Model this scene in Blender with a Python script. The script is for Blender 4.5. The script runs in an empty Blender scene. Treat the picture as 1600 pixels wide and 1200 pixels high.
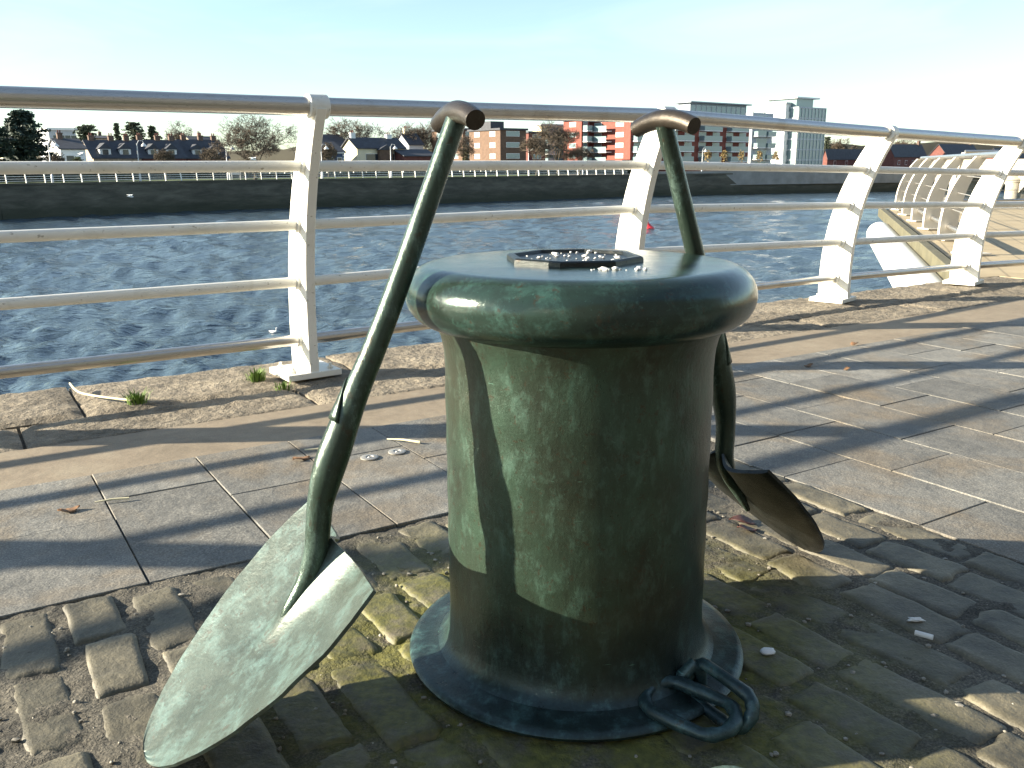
import bpy, bmesh, math, random
from mathutils import Vector, Matrix, noise
import numpy as np

# ------------------------------------------------------------------ camera, sky, sun, exposure
scene = bpy.context.scene
col = scene.collection
CAM_H = 0.95
PITCH = math.atan(343.0 / 1400.0)
ROLL = math.radians(0.3)
F_ = Vector((0, math.cos(PITCH), -math.sin(PITCH)))
R0 = Vector((1, 0, 0)); U0 = Vector((0, math.sin(PITCH), math.cos(PITCH)))
R_ = R0 * math.cos(ROLL) - U0 * math.sin(ROLL)
U_ = R0 * math.sin(ROLL) + U0 * math.cos(ROLL)
cam_data = bpy.data.cameras.new('camera')
cam_data.sensor_fit = 'HORIZONTAL'; cam_data.sensor_width = 36.0
cam_data.lens = 36.0 * 1400.0 / 1600.0
cam_data.clip_start = 0.05; cam_data.clip_end = 6000.0
cam = bpy.data.objects.new('camera', cam_data)
m = Matrix.Identity(4)
for i in range(3):
    m[i][0] = R_[i]; m[i][1] = U_[i]; m[i][2] = -F_[i]
m[0][3], m[1][3], m[2][3] = 0, 0, CAM_H
cam.matrix_world = m
col.objects.link(cam); scene.camera = cam

SUN_EL = math.radians(17.2)
SUN_AZ = math.radians(-4.5)          # measured from -X towards +Y
SUN_DIR = Vector((-math.cos(SUN_AZ) * math.cos(SUN_EL), math.sin(SUN_AZ) * math.cos(SUN_EL), math.sin(SUN_EL)))
world = bpy.data.worlds.new('World'); scene.world = world; world.use_nodes = True
wn = world.node_tree; wn.nodes.clear()
sky = wn.nodes.new('ShaderNodeTexSky'); sky.sky_type = 'NISHITA'; sky.sun_disc = False
sky.sun_elevation = SUN_EL
sky.sun_rotation = math.atan2(SUN_DIR.x, SUN_DIR.y)
sky.altitude = 0; sky.air_density = 1.0; sky.dust_density = 0.25; sky.ozone_density = 1.6
bg = wn.nodes.new('ShaderNodeBackground'); bg.inputs['Strength'].default_value = 0.068
wo = wn.nodes.new('ShaderNodeOutputWorld')
tint = wn.nodes.new('ShaderNodeMix'); tint.data_type = 'RGBA'; tint.blend_type = 'MULTIPLY'; tint.inputs[0].default_value = 1.0
tint.inputs[7].default_value = (0.84, 0.99, 1.05, 1)
hsv = wn.nodes.new('ShaderNodeHueSaturation'); hsv.inputs['Saturation'].default_value = 0.82; hsv.inputs['Value'].default_value = 1.0
wn.links.new(sky.outputs[0], tint.inputs[6]); wn.links.new(tint.outputs[2], hsv.inputs['Color'])
tc = wn.nodes.new('ShaderNodeTexCoord'); mpg = wn.nodes.new('ShaderNodeMapping'); mpg.inputs['Scale'].default_value = (1.2, 1.2, 6.0); mpg.inputs['Rotation'].default_value = (0.0, 0.35, 0.4)
cn = wn.nodes.new('ShaderNodeTexNoise'); cn.inputs['Scale'].default_value = 2.2; cn.inputs['Detail'].default_value = 7; cn.inputs['Distortion'].default_value = 0.8
cr_ = wn.nodes.new('ShaderNodeMapRange'); cr_.inputs['From Min'].default_value = 0.48; cr_.inputs['From Max'].default_value = 0.78; cr_.inputs['To Max'].default_value = 0.45
cm = wn.nodes.new('ShaderNodeMix'); cm.data_type = 'RGBA'; cm.inputs[7].default_value = (4.6, 5.3, 5.6, 1)
wn.links.new(tc.outputs['Generated'], mpg.inputs[0]); wn.links.new(mpg.outputs[0], cn.inputs['Vector']); wn.links.new(cn.outputs['Fac'], cr_.inputs['Value']); wn.links.new(cr_.outputs[0], cm.inputs[0])
wn.links.new(hsv.outputs[0], cm.inputs[6]); wn.links.new(cm.outputs[2], bg.inputs[0]); wn.links.new(bg.outputs[0], wo.inputs[0])

sd = bpy.data.lights.new('sun', 'SUN'); sd.energy = 5.0; sd.angle = math.radians(0.6); sd.color = (1.0, 0.90, 0.72)
so = bpy.data.objects.new('sun', sd); col.objects.link(so)
so.rotation_euler = (-SUN_DIR).to_track_quat('-Z', 'Y').to_euler()
so.location = (-20, 0, 20)

scene.render.engine = 'CYCLES'
scene.view_settings.view_transform = 'Standard'; scene.view_settings.look = 'None'
scene.view_settings.gamma = 1.0; scene.view_settings.use_curve_mapping = False
scene.view_settings.exposure = 1.9

random.seed(7)
RNG = random.Random(11)

# ------------------------------------------------------------------ helpers
OFF = {}

class MB:
    def __init__(self): self.v = []; self.f = []
    def add(self, vs, fs):
        b = len(self.v); self.v += [tuple(p) for p in vs]; self.f += [tuple(b + i for i in f) for f in fs]
    def obox(self, o, ax, ay, az):
        o = Vector(o); ax = Vector(ax); ay = Vector(ay); az = Vector(az)
        if ax.cross(ay).dot(az) < 0: ax, ay = ay, ax
        c = [o, o + ax, o + ax + ay, o + ay]
        self.add(c + [p + az for p in c], [(3, 2, 1, 0), (4, 5, 6, 7), (0, 1, 5, 4), (1, 2, 6, 5), (2, 3, 7, 6), (3, 0, 4, 7)])
    def cbox(self, c, sx, sy, sz, rz=0.0):
        ca, sa = math.cos(rz), math.sin(rz)
        ax = Vector((ca, sa, 0)) * sx; ay = Vector((-sa, ca, 0)) * sy; az = Vector((0, 0, sz))
        self.obox(Vector(c) - ax / 2 - ay / 2 - az / 2, ax, ay, az)
    def tube(self, pts, radii, seg=12, caps=True, closed=False, flat=1.0):
        pts = [Vector(p) for p in pts]; n = len(pts)
        if not isinstance(radii, (list, tuple)): radii = [radii] * n
        T = []
        for i in range(n):
            if closed: d = pts[(i + 1) % n] - pts[i - 1]
            else: d = pts[min(i + 1, n - 1)] - pts[max(i - 1, 0)]
            T.append(d.normalized())
        up = Vector((0, 0, 1)) if abs(T[0].z) < 0.9 else Vector((1, 0, 0))
        u = (up - T[0] * up.dot(T[0])).normalized()
        vs = []; fs = []
        for i in range(n):
            u = (u - T[i] * u.dot(T[i])).normalized(); w = T[i].cross(u)
            for k in range(seg):
                a = 2 * math.pi * k / seg
                vs.append(pts[i] + (u * math.cos(a) * flat + w * math.sin(a)) * radii[i])
        rng = n if closed else n - 1
        for i in range(rng):
            j = (i + 1) % n
            for k in range(seg):
                l = (k + 1) % seg
                fs.append((i * seg + k, i * seg + l, j * seg + l, j * seg + k))
        if caps and not closed:
            fs.append(tuple(range(seg - 1, -1, -1))); fs.append(tuple((n - 1) * seg + k for k in range(seg)))
        self.add(vs, fs)
    def lathe(self, prof, c=(0, 0, 0), seg=48):
        vs = []; fs = []; n = len(prof)
        for r, z in prof:
            for k in range(seg):
                a = 2 * math.pi * k / seg
                vs.append((c[0] + r * math.cos(a), c[1] + r * math.sin(a), c[2] + z))
        for i in range(n - 1):
            for k in range(seg):
                l = (k + 1) % seg
                fs.append((i * seg + k, i * seg + l, (i + 1) * seg + l, (i + 1) * seg + k))
        fs.append(tuple(range(seg - 1, -1, -1))); fs.append(tuple((n - 1) * seg + k for k in range(seg)))
        self.add(vs, fs)
    def prism(self, poly, ext):
        poly = [Vector(p) for p in poly]; ext = Vector(ext); n = len(poly)
        nrm = Vector((0, 0, 0))
        for i in range(n): nrm += poly[i].cross(poly[(i + 1) % n])
        if nrm.dot(ext) < 0: poly.reverse()
        fs = [tuple(range(n - 1, -1, -1)), tuple(range(n, 2 * n))]
        for i in range(n):
            j = (i + 1) % n; fs.append((i, j, n + j, n + i))
        self.add(poly + [p + ext for p in poly], fs)
    def blob(self, c, rx, ry, rz, seed=0, amp=0.25, nu=6, nv=5):
        c = Vector(c); vs = []; fs = []
        for i in range(nv + 1):
            th = math.pi * i / nv
            for k in range(nu):
                a = 2 * math.pi * k / nu
                d = Vector((math.sin(th) * math.cos(a), math.sin(th) * math.sin(a), math.cos(th)))
                s = 1 + amp * noise.noise(d * 1.7 + Vector((seed * 3.1, seed * 1.7, seed)))
                vs.append(c + Vector((d.x * rx, d.y * ry, d.z * rz)) * s)
        for i in range(nv):
            for k in range(nu):
                l = (k + 1) % nu
                fs.append((i * nu + k, (i + 1) * nu + k, (i + 1) * nu + l, i * nu + l))
        self.add(vs, fs)
    def mesh(self, name, mat, smooth=None):
        me = bpy.data.meshes.new(name); me.from_pydata(self.v, [], self.f); me.update()
        if mat: me.materials.append(mat)
        if smooth is not None:
            me.shade_smooth(); me.set_sharp_from_angle(angle=math.radians(smooth))
        return me
    def build(self, name, mat, parent=None, smooth=None, bevel=0.0):
        if parent is not None:
            off = OFF.get(parent.name, Vector((0, 0, 0)))
            self.v = [(p[0] - off[0], p[1] - off[1], p[2] - off[2]) for p in self.v]
        o = bpy.data.objects.new(name, self.mesh(name, mat, smooth)); col.objects.link(o)
        if parent is not None:
            o.parent = parent; OFF[o.name] = off
        if bevel:
            b = o.modifiers.new('bevel', 'BEVEL'); b.width = bevel; b.segments = 2; b.limit_method = 'ANGLE'
        return o

def thing(name, label, cat, loc=(0, 0, 0), group=None):
    o = bpy.data.objects.new(name, None); col.objects.link(o); o.location = loc; o.empty_display_size = 0.1
    OFF[o.name] = Vector(loc)
    return tag(o, label, cat, group)

def tag(o, label=None, cat=None, group=None, kind=None):
    if label: o['label'] = label
    if cat: o['category'] = cat
    if group: o['group'] = group
    if kind: o['kind'] = kind
    return o

def structure(o): o['kind'] = 'structure'; return o

def piece(name, mesh, loc, rz, parent, kind=None):
    o = bpy.data.objects.new(name, mesh); col.objects.link(o)
    off = OFF.get(parent.name, Vector((0, 0, 0)))
    o.parent = parent; o.location = Vector(loc) - off; o.rotation_euler = (0, 0, rz)
    return o

# a pixel of the 1600 x 1200 photograph at ground distance Y in front of the camera -> a point of the place
def at(px, py, Y):
    d = F_ + R_ * ((px - 800) / 1400.0) + U_ * ((600 - py) / 1400.0)
    return Vector((0, 0, CAM_H)) + d * (Y / d.y)

# paving grid of the quay: u along the quay, v from the river inland
K0 = Vector((0.642, 2.879, 0)); UA = Vector((0.8453, 0.5343, 0)); VA = Vector((0.5343, -0.8453, 0))
GRID = math.atan2(UA.y, UA.x)
def W(u, v, z=0.0): return K0 + UA * u + VA * v + Vector((0, 0, z))

# ------------------------------------------------------------------ materials
class NT:
    def __init__(self, name):
        self.m = bpy.data.materials.new(name); self.m.use_nodes = True
        self.t = self.m.node_tree; self.b = self.t.nodes['Principled BSDF']
    def n(self, typ, **kw):
        nd = self.t.nodes.new('ShaderNode' + typ)
        for k, v in kw.items():
            if k in nd.inputs: nd.inputs[k].default_value = v
            else: setattr(nd, k, v)
        return nd
    def l(self, a, b): self.t.links.new(a, b)
    def coords(self, kind='Object', scale=(1, 1, 1)):
        if kind == 'World':
            src = self.n('NewGeometry').outputs['Position']
        else:
            src = self.n('TexCoord').outputs[kind]
        mp = self.n('Mapping'); mp.inputs['Scale'].default_value = scale; self.l(src, mp.inputs[0]); return mp.outputs[0]
    def noise(self, co, scale, detail=4, rough=0.55, dist=0.0):
        nd = self.n('TexNoise', Scale=scale, Detail=detail, Roughness=rough, Distortion=dist); self.l(co, nd.inputs['Vector']); return nd.outputs['Fac']
    def ramp(self, fac, stops):
        r = self.n('ValToRGB'); e = r.color_ramp.elements
        while len(e) < len(stops): e.new(0.5)
        for el, (p, c) in zip(e, stops):
            el.position = p; el.color = tuple(c) + (1,) if len(c) == 3 else c
        self.l(fac, r.inputs[0]); return r.outputs[0]
    def mix(self, fac, a, b, mode='MIX'):
        x = self.n('Mix', data_type='RGBA', blend_type=mode)
        for i, s in ((0, fac), (6, a), (7, b)):
            if hasattr(s, 'is_linked'): self.l(s, x.inputs[i])
            elif i == 0: x.inputs[0].default_value = s
            else: x.inputs[i].default_value = tuple(s) + (1,)
        return x.outputs[2]
    def math(self, op, a, b=0.0):
        x = self.n('Math', operation=op)
        for i, s in ((0, a), (1, b)):
            if hasattr(s, 'is_linked'): self.l(s, x.inputs[i])
            else: x.inputs[i].default_value = s
        return x.outputs[0]
    def bump(self, h, strength=0.3, dist=0.01, prev=None):
        x = self.n('Bump', Strength=strength, Distance=dist); self.l(h, x.inputs['Height'])
        if prev is not None: self.l(prev, x.inputs['Normal'])
        return x.outputs[0]
    def out(self, color=None, rough=None, normal=None, metal=None):
        for k, s in (('Base Color', color), ('Roughness', rough), ('Normal', normal), ('Metallic', metal)):
            if s is None: continue
            if hasattr(s, 'is_linked'): self.l(s, self.b.inputs[k])
            else: self.b.inputs[k].default_value = tuple(s) + (1,) if k == 'Base Color' else s
        return self.m

def simple(name, c, rough=0.6, metal=0.0, var=0.15, scale=6.0, bump=0.0, kind='Object', rnd=0.0):
    t = NT(name); co = t.coords(kind)
    nz = t.noise(co, scale, 5)
    a = tuple(x * (1 - var) for x in c); b = tuple(min(1, x * (1 + var)) for x in c)
    cl = t.ramp(nz, [(0.3, a), (0.7, b)])
    if rnd:
        oi = t.n('ObjectInfo'); hs = t.n('HueSaturation')
        t.l(t.math('ADD', t.math('MULTIPLY', oi.outputs['Random'], rnd), 1 - rnd / 2), hs.inputs['Value']); t.l(cl, hs.inputs['Color']); cl = hs.outputs[0]
    nr = t.bump(t.noise(co, scale * 6, 4), bump, 0.02) if bump else None
    return t.out(cl, rough, nr, metal)

def bronze(name, dark, mid, pale, palemix, rough=0.36, metal=0.35, streak=(1, 1, 0.5), sc=1.0, foot=False, drips=0.0, bk=1.0):
    t = NT(name); co = t.coords('Object'); cs = t.coords('Object', streak)
    big = t.noise(cs, 4.5 * sc, 8, 0.68, 0.2)
    med = t.noise(cs, 13 * sc, 9, 0.74, 0.15)
    fine = t.noise(co, 85 * sc, 6, 0.75)
    base = t.mix(t.ramp(big, [(0.32, (0, 0, 0)), (0.66, (1, 1, 1))]), dark, mid)
    pm = t.math('MULTIPLY', t.ramp(med, [(0.56 - palemix * 0.14, (0, 0, 0)), (0.72 - palemix * 0.14, (1, 1, 1))]), 0.30 + 0.55 * palemix)
    cl = t.mix(pm, base, pale)
    rust = t.ramp(t.noise(co, 26 * sc, 7, 0.76, 0.1), [(0.575, (0, 0, 0)), (0.63, (1, 1, 1))])
    cl = t.mix(t.math('MULTIPLY', rust, 0.6), cl, (0.045, 0.028, 0.015))
    sp = t.ramp(fine, [(0.60, (0, 0, 0)), (0.68, (1, 1, 1))])
    cl = t.mix(t.math('MULTIPLY', sp, 0.45), cl, tuple(x * 1.45 for x in pale))
    pit = t.ramp(fine, [(0.33, (1, 1, 1)), (0.41, (0, 0, 0))])
    cl = t.mix(t.math('MULTIPLY', pit, 0.5), cl, tuple(x * 0.5 for x in dark))
    if drips:
        bm = t.ramp(t.noise(co, 2.6, 5, 0.6), [(0.46, (0, 0, 0)), (0.62, (1, 1, 1))])
        cl = t.mix(t.math('MULTIPLY', bm, 0.6), cl, (0.040, 0.034, 0.020))
        dn_ = t.ramp(t.noise(t.coords('Object', (1, 1, 0.07)), 34, 4, 0.6), [(0.60, (0, 0, 0)), (0.70, (1, 1, 1))])
        cl = t.mix(t.math('MULTIPLY', t.math('MULTIPLY', dn_, t.ramp(big, [(0.48, (0, 0, 0)), (0.62, (1, 1, 1))])), drips), cl, (0.09, 0.19, 0.15))
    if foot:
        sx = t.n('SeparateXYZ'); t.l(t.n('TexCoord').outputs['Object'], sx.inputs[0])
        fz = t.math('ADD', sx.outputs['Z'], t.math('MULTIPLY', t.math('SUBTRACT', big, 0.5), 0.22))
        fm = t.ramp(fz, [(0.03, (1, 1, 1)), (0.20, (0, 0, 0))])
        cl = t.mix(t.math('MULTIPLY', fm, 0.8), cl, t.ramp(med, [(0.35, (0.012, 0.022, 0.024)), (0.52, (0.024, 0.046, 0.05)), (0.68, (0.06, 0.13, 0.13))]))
    cw = t.coords('Object', (30, 30, 340))
    scr = t.ramp(t.noise(cw, 1.0, 3, 0.6, 0.3), [(0.70, (0, 0, 0)), (0.74, (1, 1, 1))])
    msk = t.ramp(t.noise(co, 9, 2), [(0.52, (0, 0, 0)), (0.6, (1, 1, 1))])
    cl = t.mix(t.math('MULTIPLY', t.math('MULTIPLY', scr, msk), 0.85), cl, tuple(min(1, x * 1.8) for x in pale))
    ro = t.math('ADD', t.math('MULTIPLY', med, 0.26), rough - 0.12)
    me = t.math('MULTIPLY', t.math('SUBTRACT', 1.15, pm), metal)
    nr = t.bump(fine, 0.22 * bk, 0.003, t.bump(med, 0.25 * bk, 0.007))
    return t.out(cl, ro, nr, me)

def stone(name, cols, speck, rough=0.75, rnd=0.35, dirt=None, bump=0.35, moss=False, bscale=1.0, hue=True):
    t = NT(name); cw = t.coords('World')
    big = t.noise(cw, 3.1, 5, 0.6, 0.3); med = t.noise(cw, 17, 5, 0.62); fine = t.noise(cw, 210, 3, 0.6)
    cl = t.ramp(t.math('ADD', t.math('MULTIPLY', big, 0.6), t.math('MULTIPLY', med, 0.4)), [(0.36, cols[0]), (0.5, cols[1]), (0.64, cols[2])])
    oi = t.n('ObjectInfo')
    hs = t.n('HueSaturation'); t.l(cl, hs.inputs['Color'])
    t.l(t.math('ADD', t.math('MULTIPLY', oi.outputs['Random'], rnd), 1 - rnd / 2), hs.inputs['Value'])
    cl = hs.outputs[0]
    if dirt:
        dm = t.ramp(t.noise(cw, 2.2, 6, 0.6, 0.5), [(0.48, (0, 0, 0)), (0.66, (1, 1, 1))])
        cl = t.mix(t.math('MULTIPLY', dm, 0.7), cl, dirt)
    cl = t.mix(speck, cl, t.ramp(fine, [(0.3, (0.02, 0.02, 0.02)), (0.5, (0.3, 0.3, 0.3)), (0.7, (0.85, 0.83, 0.8))]), 'OVERLAY')
    if moss:
        d = t.n('VectorMath', operation='DISTANCE'); t.l(t.n('NewGeometry').outputs['Position'], d.inputs[0]); d.inputs[1].default_value = (0.10, 1.62, 0)
        near = t.ramp(d.outputs['Value'], [(0.0, (1, 1, 1)), (0.38, (1, 1, 1)), (0.78, (0, 0, 0))])
        mm = t.ramp(t.noise(cw, 11, 6, 0.65), [(0.34, (0, 0, 0)), (0.54, (1, 1, 1))])
        cl = t.mix(t.math('MULTIPLY', t.math('MULTIPLY', near, mm), 0.85), cl, t.ramp(t.noise(cw, 60, 4), [(0.3, (0.055, 0.06, 0.01)), (0.7, (0.16, 0.15, 0.025))]))
    nr = t.bump(fine, bump * 0.5, 0.004 * bscale, t.bump(med, bump, 0.014 * bscale))
    return t.out(cl, rough, nr)

M = {}
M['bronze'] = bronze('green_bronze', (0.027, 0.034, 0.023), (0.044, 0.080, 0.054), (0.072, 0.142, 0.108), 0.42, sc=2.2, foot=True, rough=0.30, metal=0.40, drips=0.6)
M['bronze_rim'] = bronze('green_bronze_rim', (0.020, 0.028, 0.022), (0.028, 0.058, 0.046), (0.052, 0.124, 0.104), 0.40, rough=0.15, metal=0.30, streak=(1, 1, 1), sc=1.5, bk=0.4)
M['bronze_blade'] = bronze('pale_bronze_blade', (0.042, 0.055, 0.044), (0.080, 0.102, 0.084), (0.108, 0.180, 0.165), 0.65, rough=0.38, metal=0.3, streak=(1, 1, 1), sc=1.5)
M['bronze_shaft'] = bronze('green_bronze_shaft', (0.025, 0.036, 0.027), (0.050, 0.082, 0.062), (0.112, 0.176, 0.152), 0.45, rough=0.24, metal=0.4, streak=(1, 1, 0.4), sc=1.6)
M['bronze_grip'] = bronze('brown_bronze_grip', (0.030, 0.024, 0.018), (0.060, 0.048, 0.036), (0.07, 0.075, 0.058), 0.2, rough=0.34, metal=0.5, streak=(1, 1, 1), sc=2)
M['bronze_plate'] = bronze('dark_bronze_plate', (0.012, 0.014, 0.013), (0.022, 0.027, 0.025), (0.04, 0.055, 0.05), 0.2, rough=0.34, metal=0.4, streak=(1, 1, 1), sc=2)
M['bronze_blue'] = bronze('blue_green_bronze', (0.016, 0.028, 0.030), (0.034, 0.066, 0.07), (0.075, 0.155, 0.155), 0.5, rough=0.32, metal=0.3, streak=(1, 1, 1), sc=1.5)

M['slab'] = stone('granite_slab', [(0.13, 0.127, 0.115), (0.19, 0.184, 0.165), (0.25, 0.24, 0.212)], 0.55, rnd=0.42, dirt=(0.22, 0.165, 0.10), bump=0.4)
M['sett'] = stone('worn_sett', [(0.055, 0.05, 0.036), (0.105, 0.093, 0.063), (0.17, 0.148, 0.098)], 0.25, rough=0.62, rnd=0.5, bump=0.5, moss=True)
M['coping'] = stone('rough_coping', [(0.13, 0.11, 0.08), (0.25, 0.21, 0.155), (0.38, 0.32, 0.235)], 0.45, rough=0.9, rnd=0.2, bump=1.0, bscale=3.5)
M['band'] = stone('sandy_concrete', [(0.20, 0.16, 0.11), (0.25, 0.20, 0.14), (0.29, 0.24, 0.17)], 0.2, rnd=0.05, bump=0.2)
M['joint'] = stone('gravel_joint', [(0.045, 0.041, 0.033), (0.105, 0.094, 0.072), (0.18, 0.16, 0.124)], 0.7, rough=0.95, rnd=0.0, bump=1.0, moss=True)
M['pebble'] = stone('pebble', [(0.12, 0.11, 0.09), (0.24, 0.22, 0.18), (0.42, 0.39, 0.33)], 0.3, rnd=0.3, bump=0.2)
M['deck'] = None

def white_paint():
    t = NT('white_paint'); co = t.coords('World')
    st = t.ramp(t.noise(co, 8, 6, 0.65, 0.6), [(0.50, (0, 0, 0)), (0.72, (1, 1, 1))])
    cl = t.mix(t.math('MULTIPLY', st, 0.35), (0.78, 0.765, 0.70), (0.48, 0.44, 0.31))
    sp = t.ramp(t.noise(t.coords('World', (1, 1, 1.5)), 42, 4, 0.6), [(0.63, (0, 0, 0)), (0.70, (1, 1, 1))])
    cl = t.mix(t.math('MULTIPLY', sp, 0.6), cl, (0.20, 0.16, 0.10))
    return t.out(cl, 0.38, t.bump(t.noise(co, 120, 3), 0.05, 0.002))
M['white'] = white_paint()
def steel():
    t = NT('brushed_steel'); co = t.coords('World', (4, 4, 90))
    nz = t.noise(co, 6, 4)
    cl = t.ramp(nz, [(0.3, (0.52, 0.50, 0.47)), (0.7, (0.60, 0.58, 0.54))])
    dr = t.ramp(t.noise(t.coords('World'), 5, 5, 0.6), [(0.55, (0, 0, 0)), (0.8, (1, 1, 1))])
    cl = t.mix(t.math('MULTIPLY', dr, 0.5), cl, (0.28, 0.22, 0.15))
    return t.out(cl, t.math('ADD', t.math('MULTIPLY', nz, 0.10), 0.24), None, 0.9)
M['steel'] = steel()
M['bolt'] = simple('grey_bolt', (0.42, 0.40, 0.36), 0.45, 0.6)

def water():
    t = NT('river_water')
    cw = t.coords('World')
    mp = t.n('Mapping'); mp.inputs['Rotation'].default_value = (0, 0, -0.62); mp.inputs['Scale'].default_value = (0.55, 1.0, 1.0); t.l(cw, mp.inputs[0])
    n1 = t.noise(mp.outputs[0], 1.1, 3, 0.6, 0.7); n2 = t.noise(mp.outputs[0], 3.6, 4, 0.6, 0.5); n3 = t.noise(mp.outputs[0], 11, 3, 0.6, 0.3)
    nr = t.bump(n3, 0.3, 0.012, t.bump(n2, 0.9, 0.085, t.bump(n1, 1.0, 0.24)))
    t.b.inputs['IOR'].default_value = 1.33
    return t.out((0.045, 0.070, 0.090), 0.12, nr)
M['water'] = water()

# ------------------------------------------------------------------ ground, river, quay
b = MB()
b.prism([W(-60, -2.28, -0.03), W(5.2, -2.28, -0.03), W(14, 3, -0.03), W(60, 3, -0.03), W(60, 70, -0.03), W(-60, 70, -0.03)], (0, 0, -0.25))
ground = structure(b.build('ground', M['joint']))

# paved promenade: joint bed, then every slab a piece of its own
b = MB(); b.prism([W(-4.2, -1.32, -0.012), W(5.6, -1.32, -0.012), W(5.6, 3.2, -0.012), W(0.05, 3.2, -0.012), W(0.05, 0, -0.012), W(-4.2, 0, -0.012)], (0, 0, -0.006))
pavement = structure(b.build('pavement', M['joint']))

def slab_mesh(lu, lv, th=0.05, ch=0.002):
    q = MB(); vs = []
    for z, i in ((-th, 0), (-ch, 0), (0, ch)):
        for a, c in ((-1, -1), (1, -1), (1, 1), (-1, 1)):
            vs.append((a * (lu / 2 - i), c * (lv / 2 - i), z))
    fs = [(8, 9, 10, 11)]
    for r in (0, 4):
        for k in range(4):
            l = (k + 1) % 4; fs.append((r + k, r + l, r + 4 + l, r + 4 + k))
    q.add(vs, fs); return q.mesh('paving_slab', M['slab'])
SLABS = {}
def slab(u0, u1, v0, v1, g=0.004):
    lu = round(u1 - u0 - g, 3); lv = round(v1 - v0 - g, 3)
    if (lu, lv) not in SLABS: SLABS[(lu, lv)] = slab_mesh(lu, lv)
    z = RNG.uniform(-0.002, 0.001)
    # v runs inland = -Y of the slab's own frame
    piece('paving_slab', SLABS[(lu, lv)], W((u0 + u1) / 2, (v0 + v1) / 2, z), GRID, pavement)
for k in range(-7, 6):
    u0 = -1.77 + 0.32 * k; u1 = u0 + 0.32
    if k == 5: u1 = 0.15
    j = -0.635 if k % 2 == 0 else -0.475
    if k == 5: slab(u0, u1, -0.91, -0.3); slab(u0, 0.05, -0.3, 0.0); continue
    slab(u0, u1, -0.91, j); slab(u0, u1, j, -0.004)
ofs = [0.306, -0.01, 0.265, 0.41, 0.248, 0.10, 0.33, -0.05, 0.22, 0.40, 0.12, 0.28, 0.05, 0.36, 0.18, 0.3]
for k in range(16):
    u0 = 0.05 + 0.325 * k; u1 = u0 + 0.325
    if k == 0: lo = 0.0
    else: lo = -0.91
    v = ofs[k] - 0.465 * 4
    while v < 2.8:
        a = max(v, lo); e = v + 0.465
        if e - a > 0.06:
            slab(u0 + (0.10 if (k == 0 and a < 0) else 0), u1, a, e)
        v = e
slab(0.15, 0.375, -0.91, -0.46); slab(0.15, 0.375, -0.46, 0.0)

# sandy band between coping and slabs
b = MB(); b.prism([W(-8, -1.32, -0.006), W(5.5, -1.36, -0.006), W(5.5, -0.915, -0.006), W(-8, -0.915, -0.006)], (0, 0, -0.015))
band = structure(b.build('path', M['band']))

# quay edge: rough coping stones, two courses
quay = MB()
quay.obox(W(-60, -2.29, -0.31), UA * 65.2, VA * 0.6, (0, 0, -4.6))
quay = structure(quay.build('quay', M['coping']))
def coping_mesh(lu, lv, seed, hgt=0.30):
    q = MB(); nu, nv = 26, 12; vs = []; fs = []
    for i in range(nu + 1):
        for j in range(nv + 1):
            x = (i / nu - 0.5) * lu; y = (j / nv - 0.5) * lv
            e = min(i, nu - i, j, nv - j)
            z = 0.006 * noise.noise(Vector((x * 9 + seed, y * 9, seed))) + 0.006 * noise.noise(Vector((x * 31, y * 31 + seed, 3)))
            if e == 0: z -= 0.012
            vs.append((x, y, z))
    for i in range(nu):
        for j in range(nv):
            a = i * (nv + 1) + j; fs.append((a, a + nv + 1, a + nv + 2, a + 1))
    q.add(vs, fs)
    rim = [i * (nv + 1) for i in range(nu + 1)] + [nu * (nv + 1) + j for j in range(1, nv + 1)] + [i * (nv + 1) + nv for i in range(nu - 1, -1, -1)] + [j for j in range(nv - 1, 0, -1)]
    base = len(q.v)
    for i in rim: p = q.v[i]; q.v.append((p[0], p[1], -hgt))
    n = len(rim)
    for i in range(n): q.f.append((rim[i], base + i, base + (i + 1) % n, rim[(i + 1) % n]))
    return q.mesh('coping_stone', M['coping'], 40)
CM = {}
for row, (v0, v1) in enumerate(((-2.31, -1.70), (-1.70, -1.315))):
    u = -9.0 if row == 0 else -8.4
    while u < 5.0:
        key = (row, RNG.randrange(3)); L = (1.22, 1.08)[row]
        if u > 2.8: v1_ = v1
        if key not in CM: CM[key] = coping_mesh(L - 0.012, v1 - v0 - 0.012, key[1] * 7.3 + row)
        piece('coping_stone', CM[key], W(u + L / 2, (v0 + v1) / 2, -0.006 + RNG.uniform(-0.004, 0.004)), GRID + (math.pi if RNG.random() < 0.5 else 0), quay)
        u += L

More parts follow.
